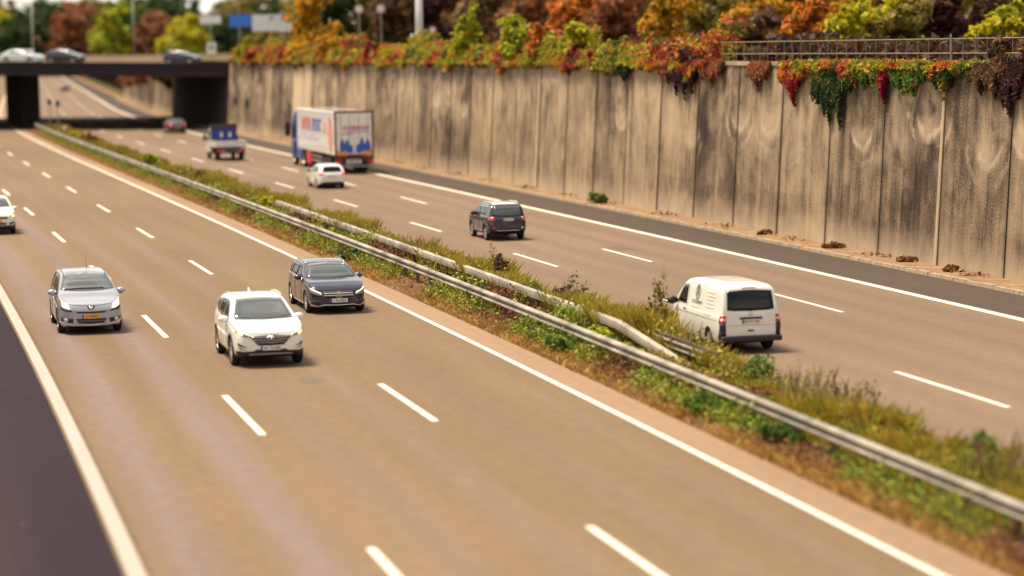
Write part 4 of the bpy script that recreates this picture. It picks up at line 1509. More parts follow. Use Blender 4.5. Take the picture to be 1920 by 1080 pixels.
# two dark signal heads and a white marker on the median at the pier
for px, yt, lab in ((95, 191, 'dark signal head on a thin pole by the bridge pier, left one'), (110, 194, 'dark signal head on a thin pole by the bridge pier, right one')):
    q = P(s_of_px(px, 3.2, 0), 3.2, 0)
    hh = at_depth(px, yt, project(q)[2]).z
    r = empty('signal_post', q, 0, lab, 'signal', 'signals by the bridge pier')
    m = MB(); m.tube([(0, 0, 0), (0, 0, hh)], .06, 8); m.build('pole', GREYM, r)
    m = MB(); m.box((0, -.1, hh), (.42, .25, .55)); m.lathe([(.15, -.1), (.17, .0)], 'Y', 12, (0, -.2, hh)); bevel(m.build('head', DARK, r), .05)
q = P(s_of_px(121, 3.6, 0), 3.6, 0)
m = MB(); m.tube([(0, 0, 0), (0, 0, .75), (0, 0, 1.0)], [.09, .085, .05], 10)
tag(m.build('marker_post', WHITEM, None, True, q), 'short white marker post in the median grass by the bridge pier', 'marker post')

# ------------------------------------------------------------------ vehicles
CS = 1.045      # vehicles are built in metres and scaled to the scene's gauge


def interp(tab, x):
    xs = [t[0] for t in tab]
    ys = [t[1] for t in tab]
    if xs[0] > xs[-1]: xs, ys = xs[::-1], ys[::-1]
    return float(np.interp(x, xs, ys))


class Car:
    """x forward, y left, z up; origin on the ground between the axles"""
    def __init__(self, name, label, spec, body_mat, cat='car', clad=None, group=None):
        self.sp = spec
        self.root = empty(name, (0, 0, 0), 0, label, cat, group)
        self.shell(body_mat, clad)
        self.wheels(spec.get('rim', RIM))

    def shell(self, mat, clad):
        sp = self.sp
        x0, x1 = sp['top'][0][0], sp['top'][-1][0]
        st = sorted(set([x for k in ('top', 'plan') for x, _ in sp[k]]), reverse=True)
        # add stations so that none are further apart than 0.35
        full = [st[0]]
        for x in st[1:]:
            if full[-1] - x < .03: continue
            n = int(math.ceil((full[-1] - x) / .34))
            a = full[-1]
            for k in range(1, n + 1): full.append(a + (x - a) * k / n)
        vs, fs = [], []
        NP = 0
        for x in full:
            zl, zb, zt, w = interp(sp['low'], x), interp(sp['belt'], x), interp(sp['top'], x), interp(sp['plan'], x)
            g = max(zt - zb, .01)
            tum = sp.get('tumble', .34)
            h = zb - zl
            ws = .955 * w
            wr = max(ws - tum * g, w * .5) if g > .15 else ws - .1 * g
            half = [(0, zl), (.55 * w, zl), (.87 * w, zl + .01), (.955 * w, zl + .09 * h), (.985 * w, zl + .28 * h), (w, zl + .52 * h),
                    (.995 * w, zl + .76 * h), (.978 * w, zb - .05 * h), (ws, zb), (ws + (wr - ws) * .45 - .008, zb + .42 * g),
                    (wr + .02, zb + .80 * g), (wr - .035, zb + .925 * g), (wr - .14, zb + .975 * g), (wr * .5, zb + .993 * g), (0, zt)]
            NP = len(half)
            for y, z in half: vs.append((x, y, z))
            for y, z in half[1:-1]: vs.append((x, -y, z))
        W = 2 * NP - 2

        def ix(i, k):     # k: 0..NP-1 left half, then mirrored back
            if k < NP: return i * W + k
            return i * W + NP + (2 * NP - 2 - k) - 1

        n = len(full)
        for i in range(n - 1):
            for k in range(W):
                k2 = (k + 1) % W
                fs.append((ix(i, k), ix(i + 1, k), ix(i + 1, k2), ix(i, k2)))
        for i, flip in ((0, False), (n - 1, True)):
            for k in range(NP - 1):
                a, b = ix(i, k), ix(i, k + 1)
                c = ix(i, (W - k - 1) % W) if k + 1 < NP - 1 else None
                d = ix(i, (W - k) % W) if k > 0 else None
                f = [a, b] + ([c] if c is not None else []) + ([d] if d is not None else [])
                f = [q for q in f if q is not None]
                fs.append(tuple(f) if not flip else tuple(reversed(f)))
        me = bpy.data.meshes.new('tmp')
        me.from_pydata(vs, [], fs)
        ob = bpy.data.objects.new('tmp', me)
        COL.objects.link(ob)
        fix_normals(ob)
        ss = ob.modifiers.new('s', 'SUBSURF')
        ss.levels = ss.render_levels = 2
        dg = bpy.context.evaluated_depsgraph_get()
        m1 = bpy.data.meshes.new_from_object(ob.evaluated_get(dg))
        # surface for decals (before wheel wells are cut)
        bv = [v.co.copy() for v in m1.vertices]
        self.bvh = BVHTree.FromPolygons(bv, [tuple(p.vertices) for p in m1.polygons])
        # wells
        cut = MB()
        r = sp['wheel'] + sp.get('arch', .045)
        yw = max(y for _, y in sp['plan'])
        for ax in sp['axles']:
            for sgn in (1, -1):
                prof = [(0.0, sgn * (yw - .32)), (r * .98, sgn * (yw - .32)), (r, sgn * (yw - .25)), (r, sgn * (yw + .3)), (0.0, sgn * (yw + .3))]
                cut.lathe(prof, 'Y', 28, (ax, 0, sp['wheel']))
        cb = cut.build('tmpcut', WELL)
        import bmesh
        bm = bmesh.new(); bm.from_mesh(cb.data)
        bmesh.ops.remove_doubles(bm, verts=bm.verts, dist=.0005)
        bmesh.ops.recalc_face_normals(bm, faces=bm.faces)
        bm.to_mesh(cb.data); bm.free()
        bo = ob.modifiers.new('b', 'BOOLEAN')
        bo.object, bo.operation, bo.solver = cb, 'DIFFERENCE', 'EXACT'
        dg = bpy.context.evaluated_depsgraph_get()
        dg.update()
        m2 = bpy.data.meshes.new_from_object(ob.evaluated_get(dg))
        v2 = [v.co.copy() for v in m2.vertices]
        groups = {0: [], 1: [], 2: []}
        for p in m2.polygons:
            c = p.center
            k = 0
            for ax in sp['axles']:
                dd = math.hypot(c.x - ax, c.z - sp['wheel'])
                if dd < r * 1.012 and abs(c.y) < yw + .1 and (dd > r * .9 and abs(p.normal.y) < .5 or abs(c.y) < yw - .2):
                    k = 1
            if k == 0 and p.normal.z < -.75 and c.z < .45: k = 1
            if k == 0 and clad is not None:
                lim = clad(c.x)
                near = any(math.hypot(c.x - ax, c.z - sp['wheel']) < r + sp.get('archtrim', 0) and c.z < sp['wheel'] + r + .06 for ax in sp['axles'])
                if c.z < lim or near: k = 2
            groups[k].append(tuple(p.vertices))
        for k, nm, mt in ((0, 'body', mat), (1, 'wheel_well', WELL), (2, 'lower_cladding', DARK)):
            if not groups[k]: continue
            used = sorted({i for f in groups[k] for i in f})
            mp_ = {i: j for j, i in enumerate(used)}
            m = MB()
            m.add([v2[i] for i in used], [tuple(mp_[i] for i in f) for f in groups[k]])
            m.build(nm, mt, self.root, smooth=True)
        for o in (ob, cb): bpy.data.objects.remove(o)

    def wheels(self, rim):
        sp = self.sp
        r, wd = sp['wheel'], sp.get('tyre_w', .215)
        yw = max(y for _, y in sp['plan']) - .02
        t = MB()
        rr = r * .70
        t.lathe([(rr, -wd / 2 + .02), (r * .9, -wd / 2), (r * .975, -wd / 2 + .02), (r, -wd / 2 + .05), (r, wd / 2 - .05), (r * .975, wd / 2 - .02), (r * .9, wd / 2), (rr, wd / 2 - .02), (rr, -wd / 2 + .02)], 'Y', 28)
        b = MB()
        ns = sp.get('spokes', 5)
        b.lathe([(rr, wd / 2 - .02), (rr * .93, wd / 2 - .02), (rr * .90, wd / 2 - .06)], 'Y', 28)
        b.lathe([(.001, wd / 2 - .03), (.055, wd / 2 - .03), (.075, wd / 2 - .05)], 'Y', 14)
        for k in range(ns):
            a = 2 * math.pi * k / ns
            for off in (-.1, .1):
                c1, c2 = a + off * 2.4, a + off
                b.bar((.05 * math.cos(c1), wd / 2 - .045, .05 * math.sin(c1)), (rr * .95 * math.cos(c2), wd / 2 - .035, rr * .95 * math.sin(c2)), .035, .035)
        bk = MB()
        bk.lathe([(.001, wd / 2 - .11), (rr * .97, wd / 2 - .11)], 'Y', 20)
        first = None
        for ax in sp['axles']:
            for sgn in (1, -1):
                if first is None:
                    w = t.build('wheel', TYRE, self.root, True)
                    ri = b.build('rim', rim, w)
                    hb = bk.build('brake_disc', GREY_P if sp.get('lightwheel') else DARK, w)
                    first = (w, ri, hb)
                else:
                    w = first[0].copy(); COL.objects.link(w); w.parent = self.root
                    for ch in first[1:]:
                        c = ch.copy(); COL.objects.link(c); c.parent = w
                w.location = (ax, sgn * (yw - wd / 2), r)
                w.rotation_euler = (0, random.uniform(0, 1.2), 0 if sgn > 0 else math.pi)

    AX = {'front': (Vector((-1, 0, 0)),), 'rear': (Vector((1, 0, 0)),), 'left': (Vector((0, -1, 0)),), 'right': (Vector((0, 1, 0)),), 'top': (Vector((0, 0, -1)),)}

    def hit(self, view, a, b):
        d = self.AX[view][0]
        o = {'front': Vector((8, a, b)), 'rear': Vector((-8, a, b)), 'left': Vector((a, 8, b)), 'right': Vector((a, -8, b)), 'top': Vector((a, b, 8))}[view]
        for _ in range(4):
            loc, nr, i, ds = self.bvh.ray_cast(o, d)
            if loc is not None:
                if nr.dot(d) > 0: nr = -nr
                return loc, nr
            break
        # just off the silhouette: nearest point of the surface
        q = o + d * 8
        loc, nr, i, ds = self.bvh.find_nearest(q + d * (-1.5 if view in ('front', 'rear') else -.5))
        if nr.dot(d) > 0: nr = -nr
        return loc, nr

    def grid(self, view, low, high, nu=10, nv=5, off=.006):
        """ruled sheet between two outlines, laid on the body"""
        def along(pl, t):
            ln = [0]
            for p, q in zip(pl, pl[1:]): ln.append(ln[-1] + math.hypot(q[0] - p[0], q[1] - p[1]))
            x = t * ln[-1]
            for k in range(len(pl) - 1):
                if x <= ln[k + 1] + 1e-9:
                    f = (x - ln[k]) / max(1e-9, ln[k + 1] - ln[k])
                    return (pl[k][0] + (pl[k + 1][0] - pl[k][0]) * f, pl[k][1] + (pl[k + 1][1] - pl[k][1]) * f)
            return pl[-1]
        top, bot = [], []
        for i in range(nu + 1):
            a, b = along(low, i / nu), along(high, i / nu)
            for j in range(nv + 1):
                t = j / nv
                loc, nr = self.hit(view, a[0] + (b[0] - a[0]) * t, a[1] + (b[1] - a[1]) * t)
                top.append(loc + nr * off)
                bot.append(loc - nr * .012)
        w = nv + 1
        fs = []
        N = len(top)
        for i in range(nu):
            for j in range(nv):
                fs.append((i * w + j, (i + 1) * w + j, (i + 1) * w + j + 1, i * w + j + 1))
        rim = [i * w for i in range(nu + 1)] + [nu * w + j for j in range(1, nv + 1)] + [i * w + nv for i in range(nu - 1, -1, -1)] + [j for j in range(nv - 1, 0, -1)]
        for k in range(len(rim)):
            a, b = rim[k], rim[(k + 1) % len(rim)]
            fs.append((a, N + a, N + b, b))
        return top + bot, fs

    def patch(self, name, view, low, high, mat, nu=10, nv=5, off=.006, both=False, parent=None):
        o = None
        for sg in ((1, -1) if both else (1,)):
            f = (lambda p: (p[0] * sg, p[1])) if view in ('front', 'rear') else (lambda p: p)
            v = view
            if sg < 0 and view in ('left', 'right'): v = 'right' if view == 'left' else 'left'
            lo, hi = [f(p) for p in low], [f(p) for p in high]
            m = MB()
            m.add(*self.grid(v, lo, hi, nu, nv, off))
            o = m.build(name, mat, parent or self.root, smooth=False)
            fix_normals(o)
            o.data.polygons.foreach_set('use_smooth', [True] * (nu * nv) + [False] * (len(o.data.polygons) - nu * nv))
        return o

    def disc(self, name, view, a, b, ra, rb, mat, off=.01, both=False, parent=None):
        n = 8
        lo = [(a - ra * math.cos(math.pi * k / n), b - rb * math.sin(math.pi * k / n)) for k in range(n + 1)]
        hi = [(a - ra * math.cos(math.pi * k / n), b + rb * math.sin(math.pi * k / n)) for k in range(n + 1)]
        return self.patch(name, view, lo, hi, mat, n, 3, off, both, parent)

    def line(self, name, view, pts, wd, mat, off=.005, both=False, n=14):
        lo = [(p[0], p[1] - wd / 2) for p in pts] if abs(pts[0][0] - pts[-1][0]) > abs(pts[0][1] - pts[-1][1]) else [(p[0] - wd / 2, p[1]) for p in pts]
        hi = [(p[0], p[1] + wd / 2) for p in pts] if abs(pts[0][0] - pts[-1][0]) > abs(pts[0][1] - pts[-1][1]) else [(p[0] + wd / 2, p[1]) for p in pts]
        return self.patch(name, view, lo, hi, mat, n, 1, off, both)

    def mirrors(self, x, y, z, mat, s=1.0):
        for sg in (1, -1):
            m = MB()
            vs, fs = [], []
            nu, nv = 10, 6
            for i in range(nv + 1):
                th = math.pi * i / nv
                for k in range(nu):
                    ph = 2 * math.pi * k / nu
                    vs.append((x + .075 * s * math.sin(th) * math.cos(ph), sg * (y + .115 * s * math.cos(th) - .02), z + .085 * s * math.sin(th) * math.sin(ph)))
            for i in range(nv):
                for k in range(nu):
                    fs.append((i * nu + k, i * nu + (k + 1) % nu, (i + 1) * nu + (k + 1) % nu, (i + 1) * nu + k))
            m.add(vs, fs)
            m.bar((x, sg * (y - .16), z - .05), (x, sg * y, z - .03), .05, .04)
            fix_normals(m.build('mirror', mat, self.root, smooth=True))

    def plate(self, view, z, mat, text, y=0.0, w=.52, h=.115, blue=True):
        loc, nr = self.hit(view, y, z)
        sg = 1 if view == 'front' else -1
        x = loc.x + sg * .02
        pl = MB(); pl.box((0, 0, 0), (.016, w, h))
        o = pl.build('number_plate', mat, self.root, loc=(x, y, z))
        if blue:
            b = MB(); b.box((sg * .008, -sg * (w / 2 - .025), 0), (.006, .048, h * .98))
            b.build('plate_band', PLATE_B, o)
        t = text_mesh('plate_lettering', text, .088, BLACKINK, o, maxw=w - .09)
        t.location = (sg * .0095, sg * .022, -.032)
        t.rotation_euler = (R(90), 0, R(90 if sg > 0 else -90))
        return o

    def place(self, s, d, toward, k=CS):
        hd = heading(s) * (-1 if toward else 1)
        self.root.location = P(s, d, .002)
        self.root.rotation_euler = (0, 0, math.atan2(hd.y, hd.x))
        self.root.scale = (k, k, k)


def text_mesh(name, s, size, mat, parent=None, maxw=None, ex=.001, shear=0.0):
    cu = bpy.data.curves.new('tmp_text', 'FONT')
    cu.body, cu.size, cu.extrude, cu.align_x, cu.shear = s, size, ex, 'CENTER', shear
    cu.offset = size * .018
    cu.resolution_u = 3
    ob = bpy.data.objects.new('tmp_text', cu)
    COL.objects.link(ob)
    dg = bpy.context.evaluated_depsgraph_get()
    me = bpy.data.meshes.new_from_object(ob.evaluated_get(dg))
    bpy.data.objects.remove(ob)
    xs = [v.co.x for v in me.vertices]
    if maxw and xs and max(xs) - min(xs) > maxw:
        k = maxw / (max(xs) - min(xs))
        for v in me.vertices: v.co.x *= k
    me.materials.clear()
    me.materials.append(mat)
    me.name = name
    o = bpy.data.objects.new(name, me)
    COL.objects.link(o)
    if parent: o.parent = parent
    return o


WHITE_P = paint('white_paint', (.80, .80, .78), dirt=.16)
WHITE_V = paint('white_van_paint', (.78, .77, .72), dirt=.3, rough=.4)
SILVER_P = paint('silver_paint', (.39, .40, .47), .5, .32, .08)
DARKBLUE_P = paint('dark_blue_grey_paint', (.017, .014, .040), .1, .22, .03)
SLATE_P = paint('slate_blue_paint', (.014, .020, .052), .05, .24, .04)
BLACK_P = paint('black_paint', (.012, .010, .014), .1, .3, .12)
CREAM_P = paint('pale_yellow_white_paint', (.76, .77, .66), dirt=.15)
ICE_P = paint('ice_white_paint', (.62, .68, .72), dirt=.1)
SEAM = plain('panel_gap', (.035, .032, .035), .7)
SEAM_W = plain('panel_gap_light', (.30, .28, .25), .7)
LED = glow('led_strip', (.85, .95, .60), .7)
AMBER = glow('amber_lamp', (1.0, .72, .16), 2.0)
BEAM = glow('headlamp_beam', (1.0, .82, .45), 2.6)
REDG = glow('red_lamp', (.8, .03, .04), .22)


def side_lines(c, doors, z0, z1, mat=SEAM, sill=None):
    for x0, x1 in doors:
        c.line('door_gap', 'left', [(x0, z0), (x1, z1)], .014, mat, both=True)
    return c


# ---- white SUV coming towards us -------------------------------------------------
suv = dict(
    top=[(2.24, .70), (2.20, .86), (2.08, .965), (1.8, 1.045), (1.35, 1.10), (1.0, 1.15), (.62, 1.36), (.28, 1.55), (0, 1.62), (-.5, 1.65), (-1.1, 1.635), (-1.65, 1.57), (-1.9, 1.48), (-2.1, 1.2), (-2.2, 1.0), (-2.235, .8)],
    belt=[(2.24, .66), (2.15, .84), (1.9, .93), (1.0, 1.035), (-.6, 1.08), (-1.6, 1.14), (-2.1, 1.1), (-2.235, .74)],
    plan=[(2.24, .60), (2.2, .72), (2.08, .83), (1.85, .885), (1.4, .92), (.4, .925), (-1.4, .925), (-1.9, .89), (-2.12, .80), (-2.2, .72), (-2.235, .6)],
    low=[(2.24, .36), (2.1, .25), (1.7, .21), (-1.7, .21), (-2.0, .28), (-2.235, .42)],
    axles=(1.335, -1.335), wheel=.355, archtrim=.075, tumble=.36)
c = Car('suv', 'white SUV driving towards us in the middle lane with its indicators glowing amber', suv, WHITE_P, clad=lambda x: .34 if abs(x) < 1.9 else .43)
c.patch('windscreen', 'front', [(-.75, 1.165), (-.4, 1.145), (0, 1.14), (.4, 1.145), (.75, 1.165)], [(-.585, 1.55), (-.3, 1.575), (0, 1.58), (.3, 1.575), (.585, 1.55)], GLASS_F, 14, 8)
c.patch('wiper_tray', 'front', [(-.74, 1.128), (0, 1.112), (.74, 1.128)], [(-.74, 1.155), (0, 1.135), (.74, 1.155)], DARK, 12, 1)
c.patch('side_window', 'left', [(.72, 1.09), (-.25, 1.10)], [(.10, 1.47), (-.25, 1.51)], GLASS_D, 8, 4, both=True)
c.patch('side_window', 'left', [(-.31, 1.10), (-1.15, 1.15)], [(-.31, 1.515), (-1.12, 1.49)], GLASS_D, 8, 4, both=True)
c.patch('side_window', 'left', [(-1.22, 1.16), (-1.68, 1.26)], [(-1.20, 1.47), (-1.62, 1.42)], GLASS_D, 6, 4, both=True)
c.patch('rear_window', 'rear', [(-.6, 1.2), (.6, 1.2)], [(-.5, 1.46), (.5, 1.46)], GLASS_D, 8, 4)
# hexagonal grille
gr = c.patch('grille', 'front', [(-.33, .575), (0, .56), (.33, .575)], [(-.53, .795), (0, .825), (.53, .795)], DARK, 12, 4, .008)
GRILLE_C = plain('grille_chrome', (.35, .33, .34), .3, .9)
for z, w in ((.635, .40), (.695, .45), (.755, .49)):
    c.patch('grille_bar', 'front', [(-w, z - .012 + .02), (0, z - .016), (w, z - .012 + .02)], [(-w, z + .006 + .02), (0, z + .008), (w, z + .006 + .02)], GRILLE_C, 12, 1, .022, parent=gr)
c.disc('badge', 'front', 0, .757, .085, .048, CHROME, .034)
b_ = c.disc('badge_field', 'front', 0, .757, .066, .034, GREY_P, .037)
c.patch('badge_letter', 'front', [(-.04, .728), (-.018, .728)], [(-.022, .786), (0.0, .786)], CHROME, 2, 2, .042)
c.patch('badge_letter', 'front', [(.004, .728), (.026, .728)], [(.022, .786), (.044, .786)], CHROME, 2, 2, .042)
h_ = c.patch('headlight', 'front', [(.50, .765), (.66, .80), (.83, .87)], [(.53, .805), (.68, .865), (.85, .93)], plain('headlight_dark', (.10, .07, .06), .15, .2, 1.0), 8, 3, .01, both=True)
c.patch('indicator', 'front', [(.70, .825), (.79, .86)], [(.71, .868), (.80, .905)], AMBER, 4, 2, .018, both=True)
c.patch('fog_lamp_recess', 'front', [(.58, .52), (.80, .565)], [(.72, .585), (.815, .64)], DARK, 5, 3, .01, both=True)
c.patch('fog_lamp_recess', 'front', [(.58, .455), (.79, .49)], [(.70, .50), (.80, .55)], GREY_P, 5, 2, .01, both=True)
c.patch('lower_intake', 'front', [(-.50, .405), (.50, .405)], [(-.36, .47), (.36, .47)], DARK, 8, 2, .01)
c.patch('skid_plate', 'front', [(-.55, .335), (.55, .335)], [(-.55, .365), (.55, .365)], plain('skid_plate_grey', (.40, .33, .33), .4, .4), 8, 1, .015)
c.plate('front', .505, PLATE_W, 'WL TA 4490')
c.mirrors(.62, .99, 1.10, WHITE_P, 1.15)
c.line('bonnet_gap', 'front', [(-.80, .945), (-.5, .872), (0, .85), (.5, .872), (.80, .945)], .012, SEAM_W)
side_lines(c, [(.78, .86), (-.28, -.28), (-1.16, -1.1)], .42, 1.06, SEAM_W)
for sg in (1, -1):
    m = MB(); m.tube([(.05, sg * .60, 1.60), (-.1, sg * .615, 1.635), (-.9, sg * .62, 1.65), (-1.45, sg * .60, 1.60), (-1.55, sg * .59, 1.57)], .016, 6)
    m.build('roof_rail', WHITE_P, c.root, True)
m = MB(); m.add([(-1.45, -.03, 1.6), (-1.45, .03, 1.6), (-1.68, .02, 1.58), (-1.68, -.02, 1.58), (-1.63, 0, 1.70)], [(0, 1, 4), (1, 2, 4), (2, 3, 4), (3, 0, 4)])
fix_normals(m.build('roof_antenna', WHITE_P, c.root))
c.place(40.05, -6.22, True)

# ---- dark estate car -----------------------------------------------------------
est = dict(
    top=[(2.27, .62), (2.22, .74), (2.1, .84), (1.7, .935), (1.2, .985), (.92, 1.02), (.5, 1.22), (.15, 1.36), (-.15, 1.42), (-.7, 1.45), (-1.3, 1.435), (-1.8, 1.38), (-2.05, 1.25), (-2.3, .98), (-2.42, .85), (-2.45, .7)],
    belt=[(2.27, .58), (2.15, .73), (1.8, .83), (.92, .93), (-.6, .97), (-1.6, 1.0), (-2.2, .95), (-2.45, .65)],
    plan=[(2.27, .52), (2.22, .68), (2.1, .80), (1.85, .865), (1.4, .895), (.4, .905), (-1.5, .90), (-2.0, .86), (-2.3, .77), (-2.42, .65), (-2.45, .55)],
    low=[(2.27, .26), (2.1, .18), (1.7, .165), (-1.8, .165), (-2.2, .24), (-2.45, .36)],
    axles=(1.42, -1.42), wheel=.325, tumble=.40, spokes=7)
c = Car('estate_car', 'dark blue-grey estate car with a silver star on its grille, beside the median', est, DARKBLUE_P)
c.patch('windscreen', 'front', [(-.72, 1.035), (0, 1.012), (.72, 1.035)], [(-.55, 1.355), (0, 1.39), (.55, 1.355)], GLASS_F, 14, 8)
c.patch('wiper_tray', 'front', [(-.72, 1.003), (0, .985), (.72, 1.003)], [(-.72, 1.026), (0, 1.006), (.72, 1.026)], DARK, 12, 1)
c.patch('side_window', 'left', [(.66, .985), (-.30, .99)], [(-.02, 1.29), (-.30, 1.325)], GLASS_D, 8, 4, both=True)
c.patch('side_window', 'left', [(-.36, .99), (-1.2, 1.01)], [(-.36, 1.33), (-1.18, 1.325)], GLASS_D, 8, 4, both=True)
c.patch('side_window', 'left', [(-1.27, 1.01), (-1.9, 1.08)], [(-1.26, 1.32), (-1.80, 1.27)], GLASS_D, 6, 4, both=True)
c.line('window_trim', 'left', [(.72, .968), (-1.95, 1.0)], .022, CHROME, .012, both=True)
c.patch('rear_window', 'rear', [(-.6, 1.0), (.6, 1.0)], [(-.5, 1.26), (.5, 1.26)], GLASS_D, 8, 4)
gr = c.patch('grille', 'front', [(-.42, .50), (0, .475), (.42, .50)], [(-.50, .685), (0, .70), (.50, .685)], DARK, 12, 4, .008)
for z in (.565, .628):
    c.patch('grille_bar', 'front', [(-.46, z - .014), (.46, z - .014)], [(-.46, z + .014), (.46, z + .014)], CHROME, 12, 1, .024, parent=gr)
m = MB()
loc, nr = c.hit('front', 0, .60)
bx = loc.x + .05
m.lathe([(.085, -.012), (.105, -.012), (.105, .012), (.085, .012), (.085, -.012)], 'X', 28, (bx, 0, .60))
for k in range(3):
    a = math.pi / 2 + k * 2 * math.pi / 3
    ca, sa_ = math.cos(a), math.sin(a)
    m.add([(bx + .014, -.018 * sa_, .60 + .018 * ca), (bx + .014, .018 * sa_, .60 - .018 * ca), (bx + .014, .096 * ca, .60 + .096 * sa_), (bx - .01, -.018 * sa_, .60 + .018 * ca), (bx - .01, .018 * sa_, .60 - .018 * ca), (bx - .01, .096 * ca, .60 + .096 * sa_)],
          [(0, 1, 2), (3, 5, 4), (0, 2, 5, 3), (1, 4, 5, 2)])
fix_normals(m.build('star_badge', CHROME, c.root))
h_ = c.patch('headlight', 'front', [(.50, .565), (.68, .59), (.83, .675)], [(.53, .66), (.68, .735), (.845, .80)], plain('headlight_grey', (.25, .26, .25), .12, .3, 1.0), 8, 4, .01, both=True)
c.patch('light_strip', 'front', [(.51, .605), (.64, .665), (.79, .735)], [(.535, .655), (.66, .715), (.80, .79)], LED, 8, 2, .018, both=True)
c.patch('lower_intake', 'front', [(-.52, .275), (.52, .275)], [(-.42, .345), (.42, .345)], DARK, 8, 2, .01)
c.patch('side_intake', 'front', [(.56, .29), (.80, .33)], [(.60, .40), (.80, .43)], DARK, 5, 3, .008, both=True)
c.patch('bumper_trim', 'front', [(-.80, .275), (-.62, .235), (-.45, .275), (0, .262), (.45, .275), (.62, .235), (.80, .275)], [(-.80, .298), (-.62, .258), (-.45, .298), (0, .285), (.45, .298), (.62, .258), (.80, .298)], CHROME, 24, 1, .018)
c.plate('front', .415, PLATE_W, 'F XA 4267')
c.mirrors(.55, .96, 1.0, DARKBLUE_P, 1.05)
for sg in (1, -1):
    m = MB(); m.tube([(.0, sg * .585, 1.375), (-.15, sg * .60, 1.41), (-.9, sg * .61, 1.44), (-1.6, sg * .59, 1.41), (-1.75, sg * .58, 1.37)], .014, 6)
    m.build('roof_rail', CHROME, c.root, True)
side_lines(c, [(.75, .82), (-.33, -.33), (-1.23, -1.1)], .3, .95)
c.line('sill_trim', 'left', [(1.0, .235), (-1.0, .235)], .03, CHROME, .012, both=True)
c.line('bonnet_gap', 'front', [(-.82, .81), (-.55, .735), (0, .718), (.55, .735), (.82, .81)], .012, SEAM)
c.place(52.5, -2.2, True)

# ---- silver people carrier -------------------------------------------------------
mpv = dict(
    top=[(2.22, .66), (2.18, .80), (2.06, .92), (1.7, 1.03), (1.35, 1.11), (1.05, 1.21), (.6, 1.42), (.15, 1.57), (-.3, 1.635), (-.9, 1.645), (-1.5, 1.61), (-1.95, 1.53), (-2.15, 1.3), (-2.27, 1.0), (-2.3, .8)],
    belt=[(2.22, .62), (2.1, .82), (1.7, .92), (1.05, 1.0), (-.6, 1.02), (-1.7, 1.06), (-2.2, 1.0), (-2.3, .74)],
    plan=[(2.22, .55), (2.18, .70), (2.06, .81), (1.85, .87), (1.4, .905), (.4, .918), (-1.6, .915), (-2.0, .875), (-2.2, .79), (-2.27, .7), (-2.3, .6)],
    low=[(2.22, .28), (2.05, .19), (1.7, .17), (-1.8, .17), (-2.1, .25), (-2.3, .38)],
    axles=(1.365, -1.365), wheel=.335, tumble=.33)
c = Car('people_carrier', 'silver people carrier with orange number plate and lit headlamps in the left lane', mpv, SILVER_P)
c.patch('windscreen', 'front', [(-.77, 1.19), (-.4, 1.155), (0, 1.145), (.4, 1.155), (.77, 1.19)], [(-.615, 1.545), (0, 1.595), (.615, 1.545)], GLASS_F, 16, 8)
c.line('wiper', 'front', [(-.66, 1.19), (-.2, 1.205), (.45, 1.20)], .02, DARK, .03)
c.patch('side_window', 'left', [(.82, 1.05), (-.25, 1.05)], [(.12, 1.46), (-.25, 1.51)], GLASS_D, 8, 4, both=True)
c.patch('side_window', 'left', [(-.31, 1.05), (-1.2, 1.07)], [(-.31, 1.515), (-1.18, 1.51)], GLASS_D, 8, 4, both=True)
c.patch('side_window', 'left', [(-1.27, 1.08), (-1.9, 1.14)], [(-1.26, 1.505), (-1.8, 1.45)], GLASS_D, 6, 4, both=True)
c.line('roof_gap', 'top', [(.35, .60), (-1.5, .60)], .02, SEAM)
c.line('roof_gap', 'top', [(.35, -.60), (-1.5, -.60)], .02, SEAM)
c.patch('rear_window', 'rear', [(-.6, 1.05), (.6, 1.05)], [(-.52, 1.5), (.52, 1.5)], GLASS_D, 8, 4)
c.patch('upper_grille', 'front', [(-.38, .610), (0, .598), (.38, .610)], [(-.44, .665), (0, .650), (.44, .665)], DARK, 10, 2, .01)
c.patch('lower_grille', 'front', [(-.36, .325), (0, .305), (.36, .325)], [(-.43, .455), (0, .445), (.43, .455)], DARK, 10, 3, .01)
c.line('grille_bar', 'front', [(-.39, .385), (.39, .385)], .014, GREY_P, .02)
c.patch('chin_trim', 'front', [(-.86, .335), (-.5, .255), (0, .245), (.5, .255), (.86, .335)], [(-.86, .36), (-.5, .283), (0, .273), (.5, .283), (.86, .36)], plain('chin_silver', (.6, .58, .58), .3, .7), 16, 1, .02)
h_ = c.patch('headlight', 'front', [(.52, .685), (.70, .74), (.83, .81)], [(.62, .83), (.76, .97), (.85, 1.02)], CLEAR_L, 8, 5, .01, both=True)
c.patch('lamp_glow', 'front', [(.60, .735), (.78, .80)], [(.65, .825), (.79, .93)], BEAM, 5, 4, .018, both=True)
c.patch('headlight_shadow', 'front', [(.52, .645), (.72, .675), (.84, .735)], [(.52, .676), (.70, .728), (.83, .79)], DARK, 8, 1, .010, both=True)
c.patch('fog_recess', 'front', [(.52, .335), (.82, .385)], [(.50, .46), (.84, .50)], DARK, 6, 3, .008, both=True)
c.disc('fog_lamp', 'front', .70, .425, .055, .055, CLEAR_L, .02, both=True)
bd = c.patch('badge_shield', 'front', [(-.06, .715), (0, .700), (.06, .715)], [(-.115, .795), (0, .80), (.115, .795)], DARK, 6, 4, .015)
c.patch('badge_lion', 'front', [(-.035, .718), (-.012, .712), (.0, .73), (.014, .712), (.035, .72)], [(-.06, .775), (-.02, .792), (.0, .785), (.03, .795), (.055, .77)], CHROME, 8, 3, .024)
c.plate('front', .515, PLATE_Y, '51 PXK 9', y=-.0)
c.mirrors(.72, 1.0, 1.09, SILVER_P, 1.15)
